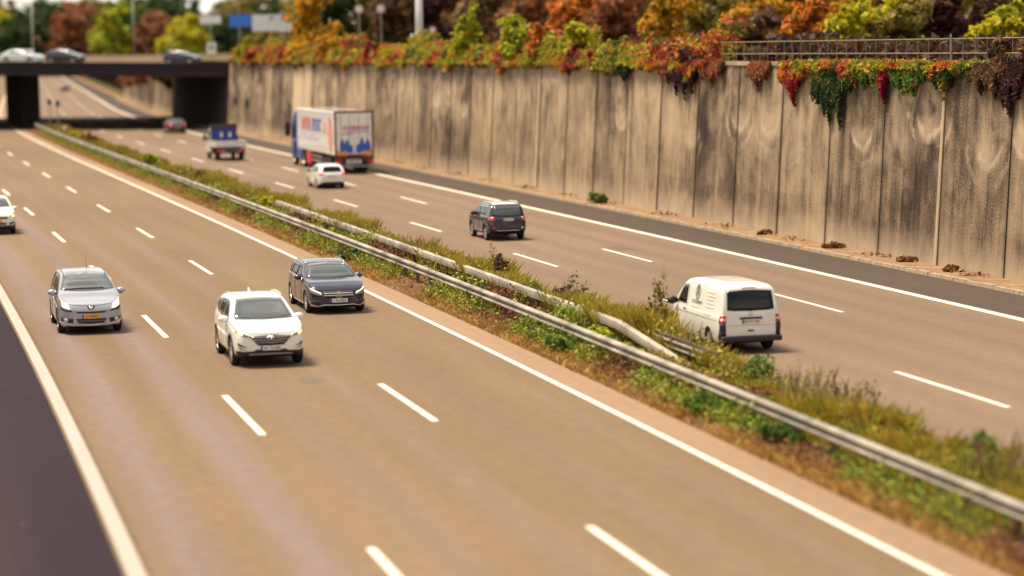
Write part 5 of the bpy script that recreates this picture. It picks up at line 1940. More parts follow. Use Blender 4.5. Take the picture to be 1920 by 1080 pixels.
side_lines(c, [(.9, .98), (-.28, -.28), (-1.23, -1.1)], .3, 1.0)
c.line('bonnet_gap', 'front', [(-.80, 1.03), (-.6, .86), (-.2, .815), (.2, .815), (.6, .86), (.80, 1.03)], .010, SEAM)
m = MB(); m.tube([(-.55, .12, 1.63), (-.85, .12, 1.98)], [.008, .004], 6); m.build('aerial', DARK, c.root)
c.place(49.75, -10.1, True)

# ---- cream-white crossover at the left edge ---------------------------------------
cro = dict(
    top=[(2.1, .66), (2.05, .84), (1.92, .95), (1.5, 1.04), (1.05, 1.10), (.85, 1.15), (.45, 1.37), (.1, 1.53), (-.3, 1.595), (-.9, 1.605), (-1.5, 1.54), (-1.85, 1.4), (-2.05, 1.15), (-2.17, .95), (-2.2, .8)],
    belt=[(2.1, .62), (1.95, .84), (1.5, .93), (.85, 1.0), (-.6, 1.06), (-1.6, 1.12), (-2.05, 1.05), (-2.2, .74)],
    plan=[(2.1, .56), (2.05, .70), (1.92, .80), (1.7, .86), (1.3, .885), (.3, .892), (-1.5, .89), (-1.9, .85), (-2.1, .77), (-2.17, .7), (-2.2, .6)],
    low=[(2.1, .32), (1.95, .22), (1.6, .2), (-1.7, .2), (-2.0, .28), (-2.2, .4)],
    axles=(1.315, -1.315), wheel=.345, archtrim=.06, tumble=.35)
c = Car('crossover_car', 'cream-white crossover with orange number plate cut by the left picture edge', cro, CREAM_P, clad=lambda x: .42 if x > 1.6 else .33)
c.patch('windscreen', 'front', [(-.73, 1.165), (0, 1.14), (.73, 1.165)], [(-.57, 1.50), (0, 1.545), (.57, 1.50)], GLASS_F, 14, 8)
c.patch('side_window', 'left', [(.62, 1.06), (-.3, 1.09)], [(.0, 1.43), (-.3, 1.47)], GLASS_D, 8, 4, both=True)
c.patch('side_window', 'left', [(-.36, 1.09), (-1.15, 1.14)], [(-.36, 1.475), (-1.12, 1.45)], GLASS_D, 8, 4, both=True)
c.patch('grille', 'front', [(-.50, .70), (0, .69), (.50, .70)], [(-.54, .80), (0, .81), (.54, .80)], DARK, 10, 3, .008)
c.line('grille_bar', 'front', [(-.17, .81), (-.11, .69)], .022, CHROME, .02)
c.line('grille_bar', 'front', [(.17, .81), (.11, .69)], .022, CHROME, .02)
c.disc('badge', 'front', 0, .75, .065, .06, CHROME, .02)
c.disc('badge_field', 'front', 0, .75, .047, .042, GREY_P, .024)
c.line('badge_bar', 'front', [(-.075, .75), (.075, .75)], .02, CHROME, .028)
c.patch('headlight', 'front', [(.57, .76), (.80, .80)], [(.55, .83), (.82, .93)], CLEAR_L, 6, 4, .01, both=True)
c.patch('indicator', 'front', [(.72, .79), (.79, .805)], [(.73, .84), (.80, .86)], AMBER, 3, 2, .016, both=True)
c.patch('fog_recess', 'front', [(.55, .45), (.8, .48)], [(.6, .54), (.8, .58)], DARK, 4, 3, .008, both=True)
c.patch('lower_intake', 'front', [(-.45, .45), (.45, .45)], [(-.48, .54), (.48, .54)], DARK, 8, 2, .008)
c.plate('front', .605, PLATE_Y, '83 RBJ 5')
c.mirrors(.52, .95, 1.08, CREAM_P, 1.1)
side_lines(c, [(.7, .78), (-.33, -.33)], .4, 1.03, SEAM_W)
c.line('bonnet_gap', 'front', [(-.78, .95), (-.5, .87), (0, .85), (.5, .87), (.78, .95)], .010, SEAM_W)
c.place(92.6, -10.72, True)

# ---- white delivery van seen from behind ------------------------------------------
vanspec = dict(
    top=[(2.38, .70), (2.33, .88), (2.2, 1.0), (1.9, 1.12), (1.72, 1.20), (1.4, 1.52), (1.1, 1.80), (.85, 1.91), (.4, 1.955), (-.6, 1.97), (-1.7, 1.965), (-2.15, 1.94), (-2.33, 1.86), (-2.42, 1.5), (-2.50, 1.1), (-2.51, .6)],
    belt=[(2.38, .66), (2.25, .88), (1.9, 1.02), (1.6, 1.08), (-2.3, 1.08), (-2.45, 1.0), (-2.51, .55)],
    plan=[(2.38, .62), (2.33, .74), (2.2, .84), (1.95, .91), (1.5, .945), (.5, .95), (-2.0, .95), (-2.3, .935), (-2.46, .90), (-2.51, .84)],
    low=[(2.38, .34), (2.2, .25), (1.8, .22), (-2.0, .24), (-2.3, .30), (-2.51, .38)],
    axles=(1.5, -1.5), wheel=.335, tumble=.155, spokes=6)
van = Car('delivery_van', 'white delivery van with lettering on its side and a black rear window', vanspec, WHITE_V, 'van', clad=lambda x: .50 if x < -2.28 else .27)
c = van
c.patch('rear_window', 'rear', [(-.70, 1.245), (-.5, 1.215), (0, 1.205), (.5, 1.215), (.70, 1.245)], [(-.66, 1.76), (-.3, 1.785), (0, 1.79), (.3, 1.785), (.66, 1.76)], GLASS_D, 14, 8, .008)
c.patch('side_window', 'left', [(1.50, 1.16), (.62, 1.16)], [(1.03, 1.70), (.62, 1.74)], GLASS_D, 8, 5, both=True)
c.patch('windscreen', 'front', [(-.80, 1.25), (0, 1.22), (.80, 1.25)], [(-.68, 1.80), (0, 1.85), (.68, 1.80)], GLASS_F, 10, 6)
# tail lamps: red, clear band, red, with a dark bumper corner below
for sg in (1, -1):
    for z0, z1, mt, nm in ((.885, .955, RED_L, 'tail_light'), (.955, 1.0, CLEAR_L, 'reverse_light'), (1.0, 1.10, RED_L, 'tail_light')):
        lo, hi = [(sg * .735, z0), (sg * .90, z0)], [(sg * .735, z1), (sg * (.90 if z1 < 1.05 else .86), z1)]
        if sg < 0: lo, hi = lo[::-1], hi[::-1]
        c.patch(nm, 'rear', lo, hi, mt, 5, 2, .012)
    lo, hi = [(sg * .74, .50), (sg * .91, .50)], [(sg * .745, .882), (sg * .905, .882)]
    if sg < 0: lo, hi = lo[::-1], hi[::-1]
    c.patch('bumper_corner', 'rear', lo, hi, DARK, 5, 4, .012)
    v = 'left' if sg > 0 else 'right'
    c.patch('tail_light', v, [(-2.47, .885), (-2.36, .885)], [(-2.455, 1.1), (-2.385, 1.1)], RED_L, 3, 3, .01)
m = MB(); m.box((-2.55, 0, .43), (.17, 1.80, .17)); bevel(m.build('rear_bumper', DARK, c.root), .05, 3)
c.patch('plate_hood', 'rear', [(-.34, .985), (.34, .985)], [(-.32, 1.035), (.32, 1.035)], DARK, 8, 2, .035)
c.plate('rear', .915, PLATE_W, 'HG VW 1085')
c.patch('door_handle', 'rear', [(-.09, .63), (.09, .63)], [(-.09, .675), (.09, .675)], DARK, 4, 2, .012)
loc, nr = c.hit('rear', 0, 1.135)
m = MB()
bx = loc.x - .012
m.lathe([(.056, -.006), (.07, -.006), (.07, .006), (.056, .006), (.056, -.006)], 'X', 24, (bx, 0, 1.135))
for a, b in (((-.035, .04), (-.008, -.045)), ((-.008, -.045), (0, .0)), ((0, 0), (.008, -.045)), ((.008, -.045), (.035, .04))):
    m.bar((bx, a[0], 1.135 + a[1]), (bx, b[0], 1.135 + b[1]), .012, .012)
m.build('roundel_badge', CHROME, c.root)
c.patch('roof_light', 'rear', [(-.20, 1.838), (.20, 1.838)], [(-.20, 1.86), (.20, 1.86)], RED_L, 6, 1, .012)
c.line('tailgate_gap', 'rear', [(-.72, .80), (.72, .80)], .010, SEAM_W)
c.line('side_trim', 'left', [(2.05, .93), (-2.34, .93)], .012, SEAM, both=True)
c.line('panel_gap', 'left', [(.50, 1.80), (-1.2, 1.80)], .012, SEAM_W, both=True)
c.line('panel_gap', 'left', [(.52, .4), (.52, 1.78)], .012, SEAM_W, both=True)
c.patch('door_handle', 'left', [(.60, 1.005), (.78, 1.005)], [(.60, 1.035), (.78, 1.035)], DARK, 3, 1, .02, both=True)
c.mirrors(1.45, 1.08, 1.20, DARK, 1.5)
INK = plain('van_ink', (.13, .115, .11), .5)
INK_P = plain('van_ink_pale', (.56, .53, .48), .5)
yv = c.hit('left', .1, 1.30)[0].y + .012
tl = math.atan2(.155, 1)
t = text_mesh('side_lettering', 'ALLGERMANN', .16, INK, c.root, maxw=.92)
t.location = (-.30, yv, 1.24); t.rotation_euler = (R(90 - 9), 0, R(180)); t.rotation_euler = (Matrix.Rotation(R(180), 3, 'Z') @ Matrix.Rotation(R(90) - tl, 3, 'X')).to_euler()
# pointed oval emblem with an A inside
m = MB()
N = 26
oval = lambda k, f: (.20 * f * math.sin(2 * math.pi * k / N), .20 * f * math.cos(2 * math.pi * k / N) * (1.0 + .12 * abs(math.cos(2 * math.pi * k / N)) ** 6))
pts_, fs_ = [], []
for k in range(N):
    for f in (1.0, .78):
        a, b = oval(k, f)
        pts_.append((a, b, 0))
for k in range(N):
    k2 = (k + 1) % N
    fs_.append((2 * k, 2 * k2, 2 * k2 + 1, 2 * k + 1))
m.add(pts_, fs_)
for (a, b), (e, f) in (((-.10, -.15), (0, .17)), ((.10, -.15), (0, .17)), ((-.08, -.03), (.08, -.03))):
    m.bar((a, b, .001), (e, f, .001), .034, .003)
o = m.build('side_emblem', INK, c.root)
o.location = (-.30, c.hit('left', -.30, 1.58)[0].y + .010, 1.58)
o.rotation_euler = t.rotation_euler
# two columns of faint small print
def print_row(xs0, xs1, z, mat):
    m = MB()
    lo = [(xs0, z - .014), (xs1, z - .014)]
    hi = [(xs0, z + .014), (xs1, z + .014)]
    c.patch('small_print', 'left', lo, hi, mat, 8, 1, .008)


for q in range(5):
    print_row(-1.12 - .05 * (q % 2), -1.72 - .06 * ((q + 1) % 3), 1.66 - q * .105, INK_P)
print_row(.12, -.5, 1.14, INK_P)
print_row(-1.1, -1.62, 1.03, INK_P)
c.place(38.3, 6.42, False, .945)

# ---- dark off-roader with pale roof ---------------------------------------------
jp = dict(
    top=[(2.1, .72), (2.06, .92), (1.95, 1.02), (1.5, 1.08), (1.05, 1.13), (.85, 1.2), (.55, 1.46), (.3, 1.62), (0, 1.675), (-.6, 1.69), (-1.3, 1.68), (-1.75, 1.63), (-1.92, 1.5), (-2.03, 1.15), (-2.12, .98), (-2.14, .7)],
    belt=[(2.1, .68), (1.98, .95), (1.5, 1.02), (.85, 1.06), (-1.5, 1.10), (-1.95, 1.08), (-2.14, .64)],
    plan=[(2.1, .66), (2.05, .78), (1.9, .86), (1.6, .895), (.3, .90), (-1.6, .90), (-1.9, .88), (-2.07, .83), (-2.14, .72)],
    low=[(2.1, .38), (1.95, .27), (1.6, .24), (-1.6, .24), (-1.95, .34), (-2.14, .46)],
    axles=(1.285, -1.285), wheel=.35, archtrim=.07, tumble=.26, lightwheel=True)
c = Car('off_roader', 'dark slate off-roader with a pale roof in the middle of the far carriageway', jp, SLATE_P, clad=lambda x: .56 if x < -1.85 else .36)
pr_ = plain('pale_roof', (.72, .74, .76), .3, 0, 1.0)  # roof panel and rails, much paler than the body
c.patch('roof_panel', 'top', [(.22, -.60), (-1.72, -.60)], [(.22, .60), (-1.72, .60)], pr_, 12, 10, .008)
for sg in (1, -1):
    m = MB(); m.tube([(.1, sg * .60, 1.63), (-.05, sg * .61, 1.69), (-1.35, sg * .61, 1.705), (-1.55, sg * .60, 1.66)], .022, 6)
    m.build('roof_rail', pr_, c.root, True)
for q in range(3):
    c.line('roof_groove', 'top', [(.0, -.28 + q * .28), (-1.55, -.28 + q * .28)], .035, GREY_P, .012)
c.patch('rear_window', 'rear', [(-.66, 1.16), (-.4, 1.12), (0, 1.11), (.4, 1.12), (.66, 1.16)], [(-.60, 1.54), (0, 1.56), (.60, 1.54)], GLASS, 12, 6, .010)
c.patch('window_surround', 'rear', [(-.72, 1.12), (0, 1.075), (.72, 1.12)], [(-.66, 1.575), (0, 1.595), (.66, 1.575)], DARK, 12, 6, .005)
for x0, x1, t0, t1 in ((.62, -.18, .34, -.18), (-.24, -1.0, -.24, -.98), (-1.08, -1.5, -1.08, -1.44)):
    c.patch('side_window', 'left', [(x0, 1.12), (x1, 1.13)], [(t0, 1.52 if t0 > 0 else 1.55), (t1, 1.55)], GLASS, 8, 4, both=True)
for sg in (1, -1):
    q = lambda a, b: [(sg * a, b[0]), (sg * b[1], b[0])] if sg > 0 else [(sg * b[1], b[0]), (sg * a, b[0])]
    c.patch('tail_light', 'rear', q(.63, (.90, .82)), q(.62, (1.075, .82)), RED_L, 5, 4, .014)
    c.patch('lamp_cross', 'rear', q(.67, (.94, .78)), q(.67, (1.035, .78)), plain('pale_red_lens', (.7, .16, .14), .2, 0, 1.0), 3, 3, .020)
    c.patch('tail_light', 'left' if sg > 0 else 'right', [(-2.02, .90), (-1.90, .90)], [(-1.99, 1.07), (-1.90, 1.07)], RED_L, 3, 3, .012)
    c.disc('reflector', 'rear', sg * .66, .58, .06, .045, RED_L if sg > 0 else CLEAR_L, .02)
c.plate('rear', .955, PLATE_W, 'BN PA 3381', w=.5)
c.patch('bumper_trim', 'rear', [(-.55, .49), (-.45, .455), (.45, .455), (.55, .49)], [(-.55, .51), (-.45, .475), (.45, .475), (.55, .51)], CHROME, 12, 1, .02)
c.line('tailgate_gap', 'rear', [(-.7, .86), (.7, .86)], .014, SEAM)
c.line('sill_trim', 'left', [(.8, .40), (-.8, .40)], .04, CHROME, .012, both=True)
c.patch('door_handle', 'left', [(-.02, .99), (-.16, .99)], [(-.02, 1.02), (-.16, 1.02)], CHROME, 3, 1, .02, both=True)
c.patch('door_handle', 'left', [(-.82, .99), (-.96, .99)], [(-.82, 1.02), (-.96, 1.02)], CHROME, 3, 1, .02, both=True)
side_lines(c, [(.7, .76), (-.21, -.21), (-1.04, -1.0)], .42, 1.08)
c.mirrors(.55, .98, 1.13, DARK, 1.2)
c.place(78.4, 9.98, False, .95)

# ---- white estate seen from behind --------------------------------------------
wag = dict(est)
wag = dict(
    top=[(2.2, .62), (2.15, .78), (2.0, .88), (1.6, .97), (1.15, 1.03), (.9, 1.08), (.45, 1.3), (.1, 1.45), (-.3, 1.51), (-1.0, 1.52), (-1.6, 1.47), (-1.95, 1.36), (-2.15, 1.1), (-2.28, .92), (-2.31, .7)],
    belt=[(2.2, .58), (2.05, .78), (1.6, .87), (.9, .95), (-1.6, 1.02), (-2.15, .98), (-2.31, .64)],
    plan=[(2.2, .55), (2.15, .7), (2.0, .81), (1.75, .86), (1.3, .885), (-1.5, .885), (-1.95, .855), (-2.2, .79), (-2.28, .72), (-2.31, .62)],
    low=[(2.2, .28), (2.0, .2), (1.6, .18), (-1.7, .18), (-2.1, .27), (-2.31, .38)],
    axles=(1.32, -1.32), wheel=.32, tumble=.36)
c = Car('estate_car', 'white estate car seen from behind with red tail lamps, just behind the lorry', wag, WHITE_P)
c.patch('rear_window', 'rear', [(-.62, 1.05), (0, 1.03), (.62, 1.05)], [(-.52, 1.37), (0, 1.39), (.52, 1.37)], GLASS_D, 10, 6, .008)
for x0, x1, t0, t1 in ((.62, -.25, .0, -.25), (-.31, -1.1, -.31, -1.08), (-1.17, -1.75, -1.17, -1.6)):
    c.patch('side_window', 'left', [(x0, 1.0), (x1, 1.04)], [(t0, 1.35), (t1, 1.38)], GLASS, 8, 4, both=True)
c.patch('windscreen', 'front', [(-.7, 1.10), (.7, 1.10)], [(-.56, 1.42), (.56, 1.42)], GLASS_F, 8, 5)
for sg in (1, -1):
    q = (lambda a, z, b: [(a, z), (b, z)]) if sg > 0 else (lambda a, z, b: [(-b, z), (-a, z)])
    c.patch('tail_light', 'rear', q(.50, .85, .80), q(.60, .98, .83), REDG, 6, 4, .014)
    c.patch('tail_light', 'left' if sg > 0 else 'right', [(-2.2, .86), (-1.9, .9)], [(-2.12, .99), (-1.92, .98)], RED_L, 3, 3, .012)
c.plate('rear', .80, PLATE_W, 'K RT 6218')
c.line('tailgate_gap', 'rear', [(-.7, .66), (.7, .66)], .014, SEAM_W)
c.patch('bumper_base', 'rear', [(-.7, .39), (.7, .39)], [(-.72, .45), (.72, .45)], DARK, 8, 1, .012)
for sg in (1, -1):
    m = MB(); m.tube([(-.1, sg * .58, 1.46), (-.2, sg * .59, 1.53), (-1.4, sg * .58, 1.52), (-1.5, sg * .57, 1.46)], .016, 6)
    m.build('roof_rail', GREY_P, c.root, True)
side_lines(c, [(.7, .76), (-.28, -.28), (-1.13, -1.05)], .35, .98, SEAM_W)
c.mirrors(.55, .95, 1.02, DARK, 1.0)
c.place(121.6, 10.5, False, .96)

# ---- plain saloons for the bridge and the distance ---------------------------------
sal = dict(
    top=[(2.25, .60), (2.2, .74), (2.05, .82), (1.6, .90), (1.1, .95), (.9, .98), (.45, 1.22), (.1, 1.36), (-.3, 1.42), (-.8, 1.41), (-1.2, 1.32), (-1.65, 1.08), (-1.9, 1.0), (-2.2, .95), (-2.3, .85), (-2.32, .65)],
    belt=[(2.25, .56), (2.1, .74), (1.6, .82), (.9, .90), (-1.6, .94), (-2.2, .90), (-2.32, .60)],
    plan=[(2.25, .5), (2.2, .66), (2.05, .78), (1.75, .85), (1.3, .88), (-1.5, .88), (-2.0, .84), (-2.2, .77), (-2.28, .7), (-2.32, .6)],
    low=[(2.25, .26), (2.05, .19), (1.6, .17), (-1.7, .17), (-2.1, .26), (-2.32, .36)],
    axles=(1.36, -1.36), wheel=.32, tumble=.40)
hat = dict(
    top=[(2.0, .62), (1.95, .78), (1.8, .87), (1.4, .96), (1.0, 1.02), (.8, 1.07), (.4, 1.29), (.05, 1.43), (-.4, 1.49), (-1.0, 1.48), (-1.5, 1.41), (-1.8, 1.28), (-2.0, 1.0), (-2.1, .85), (-2.12, .65)],
    belt=[(2.0, .58), (1.85, .78), (1.4, .87), (.8, .95), (-1.6, 1.02), (-2.0, .94), (-2.12, .6)],
    plan=[(2.0, .52), (1.95, .68), (1.8, .79), (1.5, .85), (1.1, .88), (-1.4, .88), (-1.8, .84), (-2.0, .77), (-2.08, .7), (-2.12, .6)],
    low=[(2.0, .28), (1.8, .2), (1.5, .18), (-1.6, .18), (-1.95, .27), (-2.12, .38)],
    axles=(1.27, -1.27), wheel=.315, tumble=.36)


def simple(name, label, spec, mat, glass=GLASS, group=None, rear=False):
    c = Car(name, label, spec, mat, group=group)
    zb = interp(spec['belt'], 0) + .05
    zr = interp(spec['top'], -.3)
    xe = -1.25 if spec is sal else -1.5
    c.patch('side_window', 'left', [(.62, zb), (-.2, zb + .01)], [(.02, zr - .15), (-.2, zr - .11)], glass, 8, 4, both=True)
    c.patch('side_window', 'left', [(-.26, zb + .01), (xe, zb + .04)], [(-.26, zr - .11), (xe + .35, zr - .17)], glass, 8, 4, both=True)
    c.patch('windscreen', 'front', [(-.68, zb + .08), (.68, zb + .08)], [(-.52, zr - .08), (.52, zr - .08)], GLASS_F, 8, 5)
    xz = 1.07 if spec is sal else 1.03
    c.patch('rear_window', 'rear', [(-.6, xz), (.6, xz)], [(-.5, zr - .10), (.5, zr - .10)], GLASS_F if rear else glass, 8, 5)
    for sg in (1, -1):
        q = (lambda a, z, b: [(a, z), (b, z)]) if sg > 0 else (lambda a, z, b: [(-b, z), (-a, z)])
        c.patch('tail_light', 'rear', q(.50, .70, .80), q(.52, .84, .82), REDG if rear else RED_L, 5, 3, .014)
        c.patch('tail_light', 'left' if sg > 0 else 'right', [(spec['top'][-1][0] + .06, .72), (spec['top'][-1][0] + .3, .76)], [(spec['top'][-1][0] + .1, .88), (spec['top'][-1][0] + .3, .86)], RED_L, 3, 3, .012)
        c.patch('headlight', 'front', q(.5, .60, .78), q(.55, .72, .80), CLEAR_L, 5, 3, .012)
    c.plate('rear', .62 if rear else .6, PLATE_W, 'K LM 204')
    c.mirrors(.55, .93, zb + .06, mat if not rear else DARK, 1.0)
    side_lines(c, [(.7, .72), (-.23, -.23)], .32, zb - .04)
    return c


c = simple('saloon_car', 'dark red saloon with a bright rear window just in front of the bridge shadow', sal, paint('dark_red_paint', (.040, .006, .010), .1, .3, .1), GLASS_D, rear=True)
c.place(229.0, 14.8, False, 1.08)
c = simple('hatchback_car', 'small dark blue car far away on the sunlit road beyond the bridge', hat, paint('navy_paint', (.02, .02, .05), .2), GLASS_D, rear=True)
q = at_height(122, 172, 0)
sv_ = min(np.arange(300, 900, 1.0), key=lambda s: abs(P(s, 14.5).y - q.y))
c.place(float(sv_), 14.2, False)
c.root.location = (q.x, q.y, .002)


def on_bridge(c, px, back, k=1.0):
    lo_, hi_ = -10.0, 80.0
    for _ in range(40):
        rel = (lo_ + hi_) / 2
        q = BR + bdir * rel + broad * back
        z = 6.80 + BSLOPE * rel
        if project((q.x, q.y, z))[0] > px: lo_ = rel
        else: hi_ = rel
    c.root.location = (q.x, q.y, z + .005)
    f = -bdir
    c.root.rotation_euler = (0, math.atan(BSLOPE), math.atan2(f.y, f.x))
    c.root.scale = (k, k, k)


c = simple('saloon_car', 'silver-white saloon on the bridge at the left picture edge', sal, ICE_P, GLASS, 'cars on the bridge'); on_bridge(c, 42, .05, 1.08)
c = simple('hatchback_car', 'black hatchback on the bridge right behind the silver-white saloon', hat, BLACK_P, GLASS, 'cars on the bridge'); on_bridge(c, 124, .05, 1.06)
c = simple('hatchback_car', 'dark blue hatchback alone near the right end of the bridge', hat, paint('ink_blue_paint', (.02, .022, .05), .2), GLASS, 'cars on the bridge'); on_bridge(c, 343, .05, .98)

# ---- flatbed truck -----------------------------------------------------------------
fb = empty('flatbed_truck', P(161.2, 10.72, 0), 0, 'small white flatbed truck with a blue headboard on the far carriageway', 'truck')
hd = heading(166); fb.rotation_euler = (0, 0, math.atan2(hd.y, hd.x)); fb.scale = (1.1, 1.1, 1.1)
WHITE_T = paint('white_truck_paint', (.76, .75, .70), dirt=.28, rough=.4)
# x from the tail (0) forward
m = MB()
prof = [(3.35, .45), (5.55, .45), (5.62, .75), (5.55, 1.15), (4.95, 1.35), (4.35, 2.10), (4.05, 2.24), (3.45, 2.26), (3.35, 2.15)]
vs = [(x, y, z) for y in (-.98, .98) for x, z in prof]
n = len(prof)
for k in range(n):
    if prof[k][1] > 1.3:
        vs[k] = (vs[k][0], -.98 + (prof[k][1] - 1.3) * .16, vs[k][2]); vs[n + k] = (vs[n + k][0], .98 - (prof[k][1] - 1.3) * .16, vs[n + k][2])
m.add(vs, [tuple(range(n - 1, -1, -1)), tuple(range(n, 2 * n))] + [(k, (k + 1) % n, n + (k + 1) % n, n + k) for k in range(n)])
bevel(fix_normals(m.build('cab', WHITE_T, fb)), .07, 3)
m = MB()
for sg in (1, -1):
    y = .935
    vs = [(3.75, sg * .965, 1.32), (4.75, sg * .965, 1.32), (4.28, sg * .862, 1.98), (3.75, sg * .855, 2.02)]
    vs2 = [(a, b - sg * .02, c_) for a, b, c_ in vs]
    vs1 = [(a, b + sg * .012, c_) for a, b, c_ in vs]
    m2 = MB(); m2.add(vs1 + vs2, [(0, 1, 2, 3), (4, 7, 6, 5), (0, 4, 5, 1), (1, 5, 6, 2), (2, 6, 7, 3), (3, 7, 4, 0)])
    fix_normals(m2.build('side_window', GLASS, fb))
    m2 = MB(); m2.box((4.75, sg * 1.12, 1.45), (.1, .22, .34)); m2.bar((4.75, sg * .95, 1.35), (4.75, sg * 1.12, 1.4), .04, .04); bevel(m2.build('mirror', DARK, fb), .03)
m2 = MB(); m2.box((3.34, 0, 1.83), (.03, 1.35, .46)); m2.build('rear_window', GLASS_D, fb)
m = MB(); m.box((1.6, 0, .62), (5.2, .75, .18)); m.build('chassis', DARK, fb)
m = MB(); m.box((1.55, 0, .93), (3.45, 2.06, .09)); m.build('load_bed', plain('bed_wood', (.20, .14, .1), .8), fb)
m = MB(); m.box((-.165, 0, 1.15), (.035, 2.10, .40)); bevel(m.build('tailboard', WHITE_T, fb), .01)
for sg in (1, -1):
    m = MB(); m.box((1.55, sg * 1.045, 1.15), (3.4, .035, .40)); bevel(m.build('sideboard', WHITE_T, fb), .01)
BLUEB = plain('headboard_blue', (.025, .04, .30), .5)
m = MB(); m.box((3.16, 0, 1.70), (.06, 1.78, .82)); m.build('headboard', BLUEB, fb)
m = MB()
for y in (-.88, 0, .88): m.box((3.15, y, 1.68), (.085, .05, 1.45))
m.box((3.15, 0, 2.25), (.09, 1.86, .30)); m.box((3.15, 0, 2.42), (.12, 1.9, .05))
m.build('headboard_frame', plain('frame_dark', (.05, .03, .05), .6), fb)
for y in (.17, -.42):
    m = MB(); m.box((3.10, y, 1.66), (.05, .17, .30)); m.add([(3.12, y - .085, 1.81), (3.12, y + .085, 1.81), (3.12, y, 1.92), (3.08, y - .085, 1.81), (3.08, y + .085, 1.81), (3.08, y, 1.92)], [(0, 1, 2), (3, 5, 4), (0, 3, 4, 1), (1, 4, 5, 2), (2, 5, 3, 0)])
    fix_normals(m.build('white_shape', SIGNW, fb))
m = MB(); m.box((-.12, 0, .66), (.06, 1.95, .30)); m.build('light_bar', DARK, fb)
for sg in (1, -1):
    m = MB(); m.box((.5, sg * .82, .42), (.03, .36, .52)); m.build('mud_flap', DARK, fb)
    m = MB(); m.box((2.3, sg * .8, .62), (1.3, .3, .42)); bevel(m.build('tool_box', DARK, fb), .03)
for sg in (1, -1):
    m = MB(); m.box((-.16, sg * .80, .68), (.04, .30, .17)); bevel(m.build('tail_light', RED_L, fb), .01)
    m = MB(); m.box((-.16, sg * .50, .68), (.035, .26, .15)); m.build('reverse_light', plain('pinkish_lens', (.55, .30, .26), .3), fb)
m = MB(); m.box((-.16, 0, .66), (.03, .5, .12)); m.build('number_plate', PLATE_W, fb)
t0 = MB(); t0.lathe([(.2, -.1), (.30, -.12), (.34, -.09), (.34, .09), (.30, .12), (.2, .1), (.2, -.1)], 'Y', 22)
r0 = MB(); r0.lathe([(.001, .06), (.1, .07), (.14, .04), (.2, .1)], 'Y', 16)
first = None
for x, y in ((.95, .82), (.95, -.82), (4.6, .84), (4.6, -.84)):
    if first is None:
        wv = t0.build('wheel', TYRE, fb, True); rv = r0.build('rim', GREY_P, wv, True); first = (wv, rv)
    else:
        wv = first[0].copy(); COL.objects.link(wv); wv.parent = fb
        rv = first[1].copy(); COL.objects.link(rv); rv.parent = wv
    wv.location = (x, y, .34); wv.rotation_euler = (0, 0, 0 if y > 0 else math.pi)

# ---- articulated lorry --------------------------------------------------------------
lo = empty('articulated_lorry', P(136.2, 15.2, 0), 0, 'blue articulated lorry with a white box trailer carrying red and blue lettering', 'lorry')
hd = heading(146); lo.rotation_euler = (0, 0, math.atan2(hd.y, hd.x)); lo.scale = (CS, CS, CS)
BOXW = paint('trailer_white', (.86, .85, .83), dirt=.06, rough=.45)
BLUET = paint('lorry_blue', (.03, .11, .42), dirt=.15)
DRED = plain('dark_red_frame', (.10, .028, .03), .5)
L_ = 13.4
m = MB(); m.box((L_ / 2 + .06, 0, 2.57), (L_ - .1, 2.52, 2.75)); bevel(m.build('box_body', BOXW, lo), .05, 3)
m = MB()
m.box((.0, 1.21, 2.55), (.12, .10, 2.80)); m.box((.0, -1.21, 2.55), (.12, .10, 2.80)); m.box((0, 0, 3.93), (.12, 2.52, .12)); m.box((0, 0, 1.18), (.12, 2.52, .10))
bevel(m.build('rear_frame', DRED, lo), .012)
for sg in (1, -1):
    d_ = MB(); d_.box((-.005, sg * .58, 2.555), (.06, 1.13, 2.60)); d_ = bevel(d_.build('rear_door', BOXW, lo), .015)
    for y in (.30, .85):
        m = MB(); m.tube([(-.055, sg * y, 1.3), (-.055, sg * y, 3.8)], .018, 6); m.build('lock_rod', GREY_P, d_, True)
    m = MB()
    for z in (1.5, 2.5, 3.5): m.box((-.05, sg * 1.15, z), (.05, .2, .07))
    m.build('hinge', GREY_P, d_)
SBLUE = plain('livery_blue', (.03, .13, .58), .45)
SRED = plain('livery_red', (.62, .05, .07), .45)
SPINK = plain('livery_pink', (.62, .27, .24), .5)
SGREY = plain('livery_grey', (.50, .50, .53), .5)
# rear artwork: blue silhouettes with peaks
for sg, pk in ((1, ((.78, .45), (.47, .45))), (-1, ((-.50, .55), (-.86, .45)))):
    m = MB()
    y0, y1 = (.10, .94) if sg > 0 else (-1.05, -.10)
    base_, top_ = 1.33, 1.80
    outl = [(y0, base_), (y1, base_), (y1, top_ + (.12 if sg > 0 else .0))]
    ps = sorted(pk, key=lambda q: -q[0])
    for yc, hh in ps:
        outl += [(yc + .15, top_ + .12), (yc + .10, top_ + hh * .6), (yc, top_ + hh), (yc - .10, top_ + hh * .6), (yc - .15, top_ + .12)]
    outl += [(y0, top_ - .05)]
    n = len(outl)
    m.add([(-.045, a, b) for a, b in outl] + [(-.03, a, b) for a, b in outl], [tuple(range(n)), tuple(range(2 * n - 1, n - 1, -1))] + [(k, (k + 1) % n, n + (k + 1) % n, n + k) for k in range(n)])
    fix_normals(m.build('door_artwork', SBLUE, lo))
t = text_mesh('rear_lettering', 'INTERSPORT', .36, SRED, lo, maxw=1.75, shear=.2)
t.location = (-.06, -.12, 2.78); t.rotation_euler = (R(90), 0, R(-90))
m = MB(); m.box((-.042, -.15, 2.66), (.02, 1.5, .05)); m.box((-.042, .45, 2.52), (.02, .7, .05)); m.build('rear_underline', plain('livery_violet', (.25, .2, .5), .5), lo)
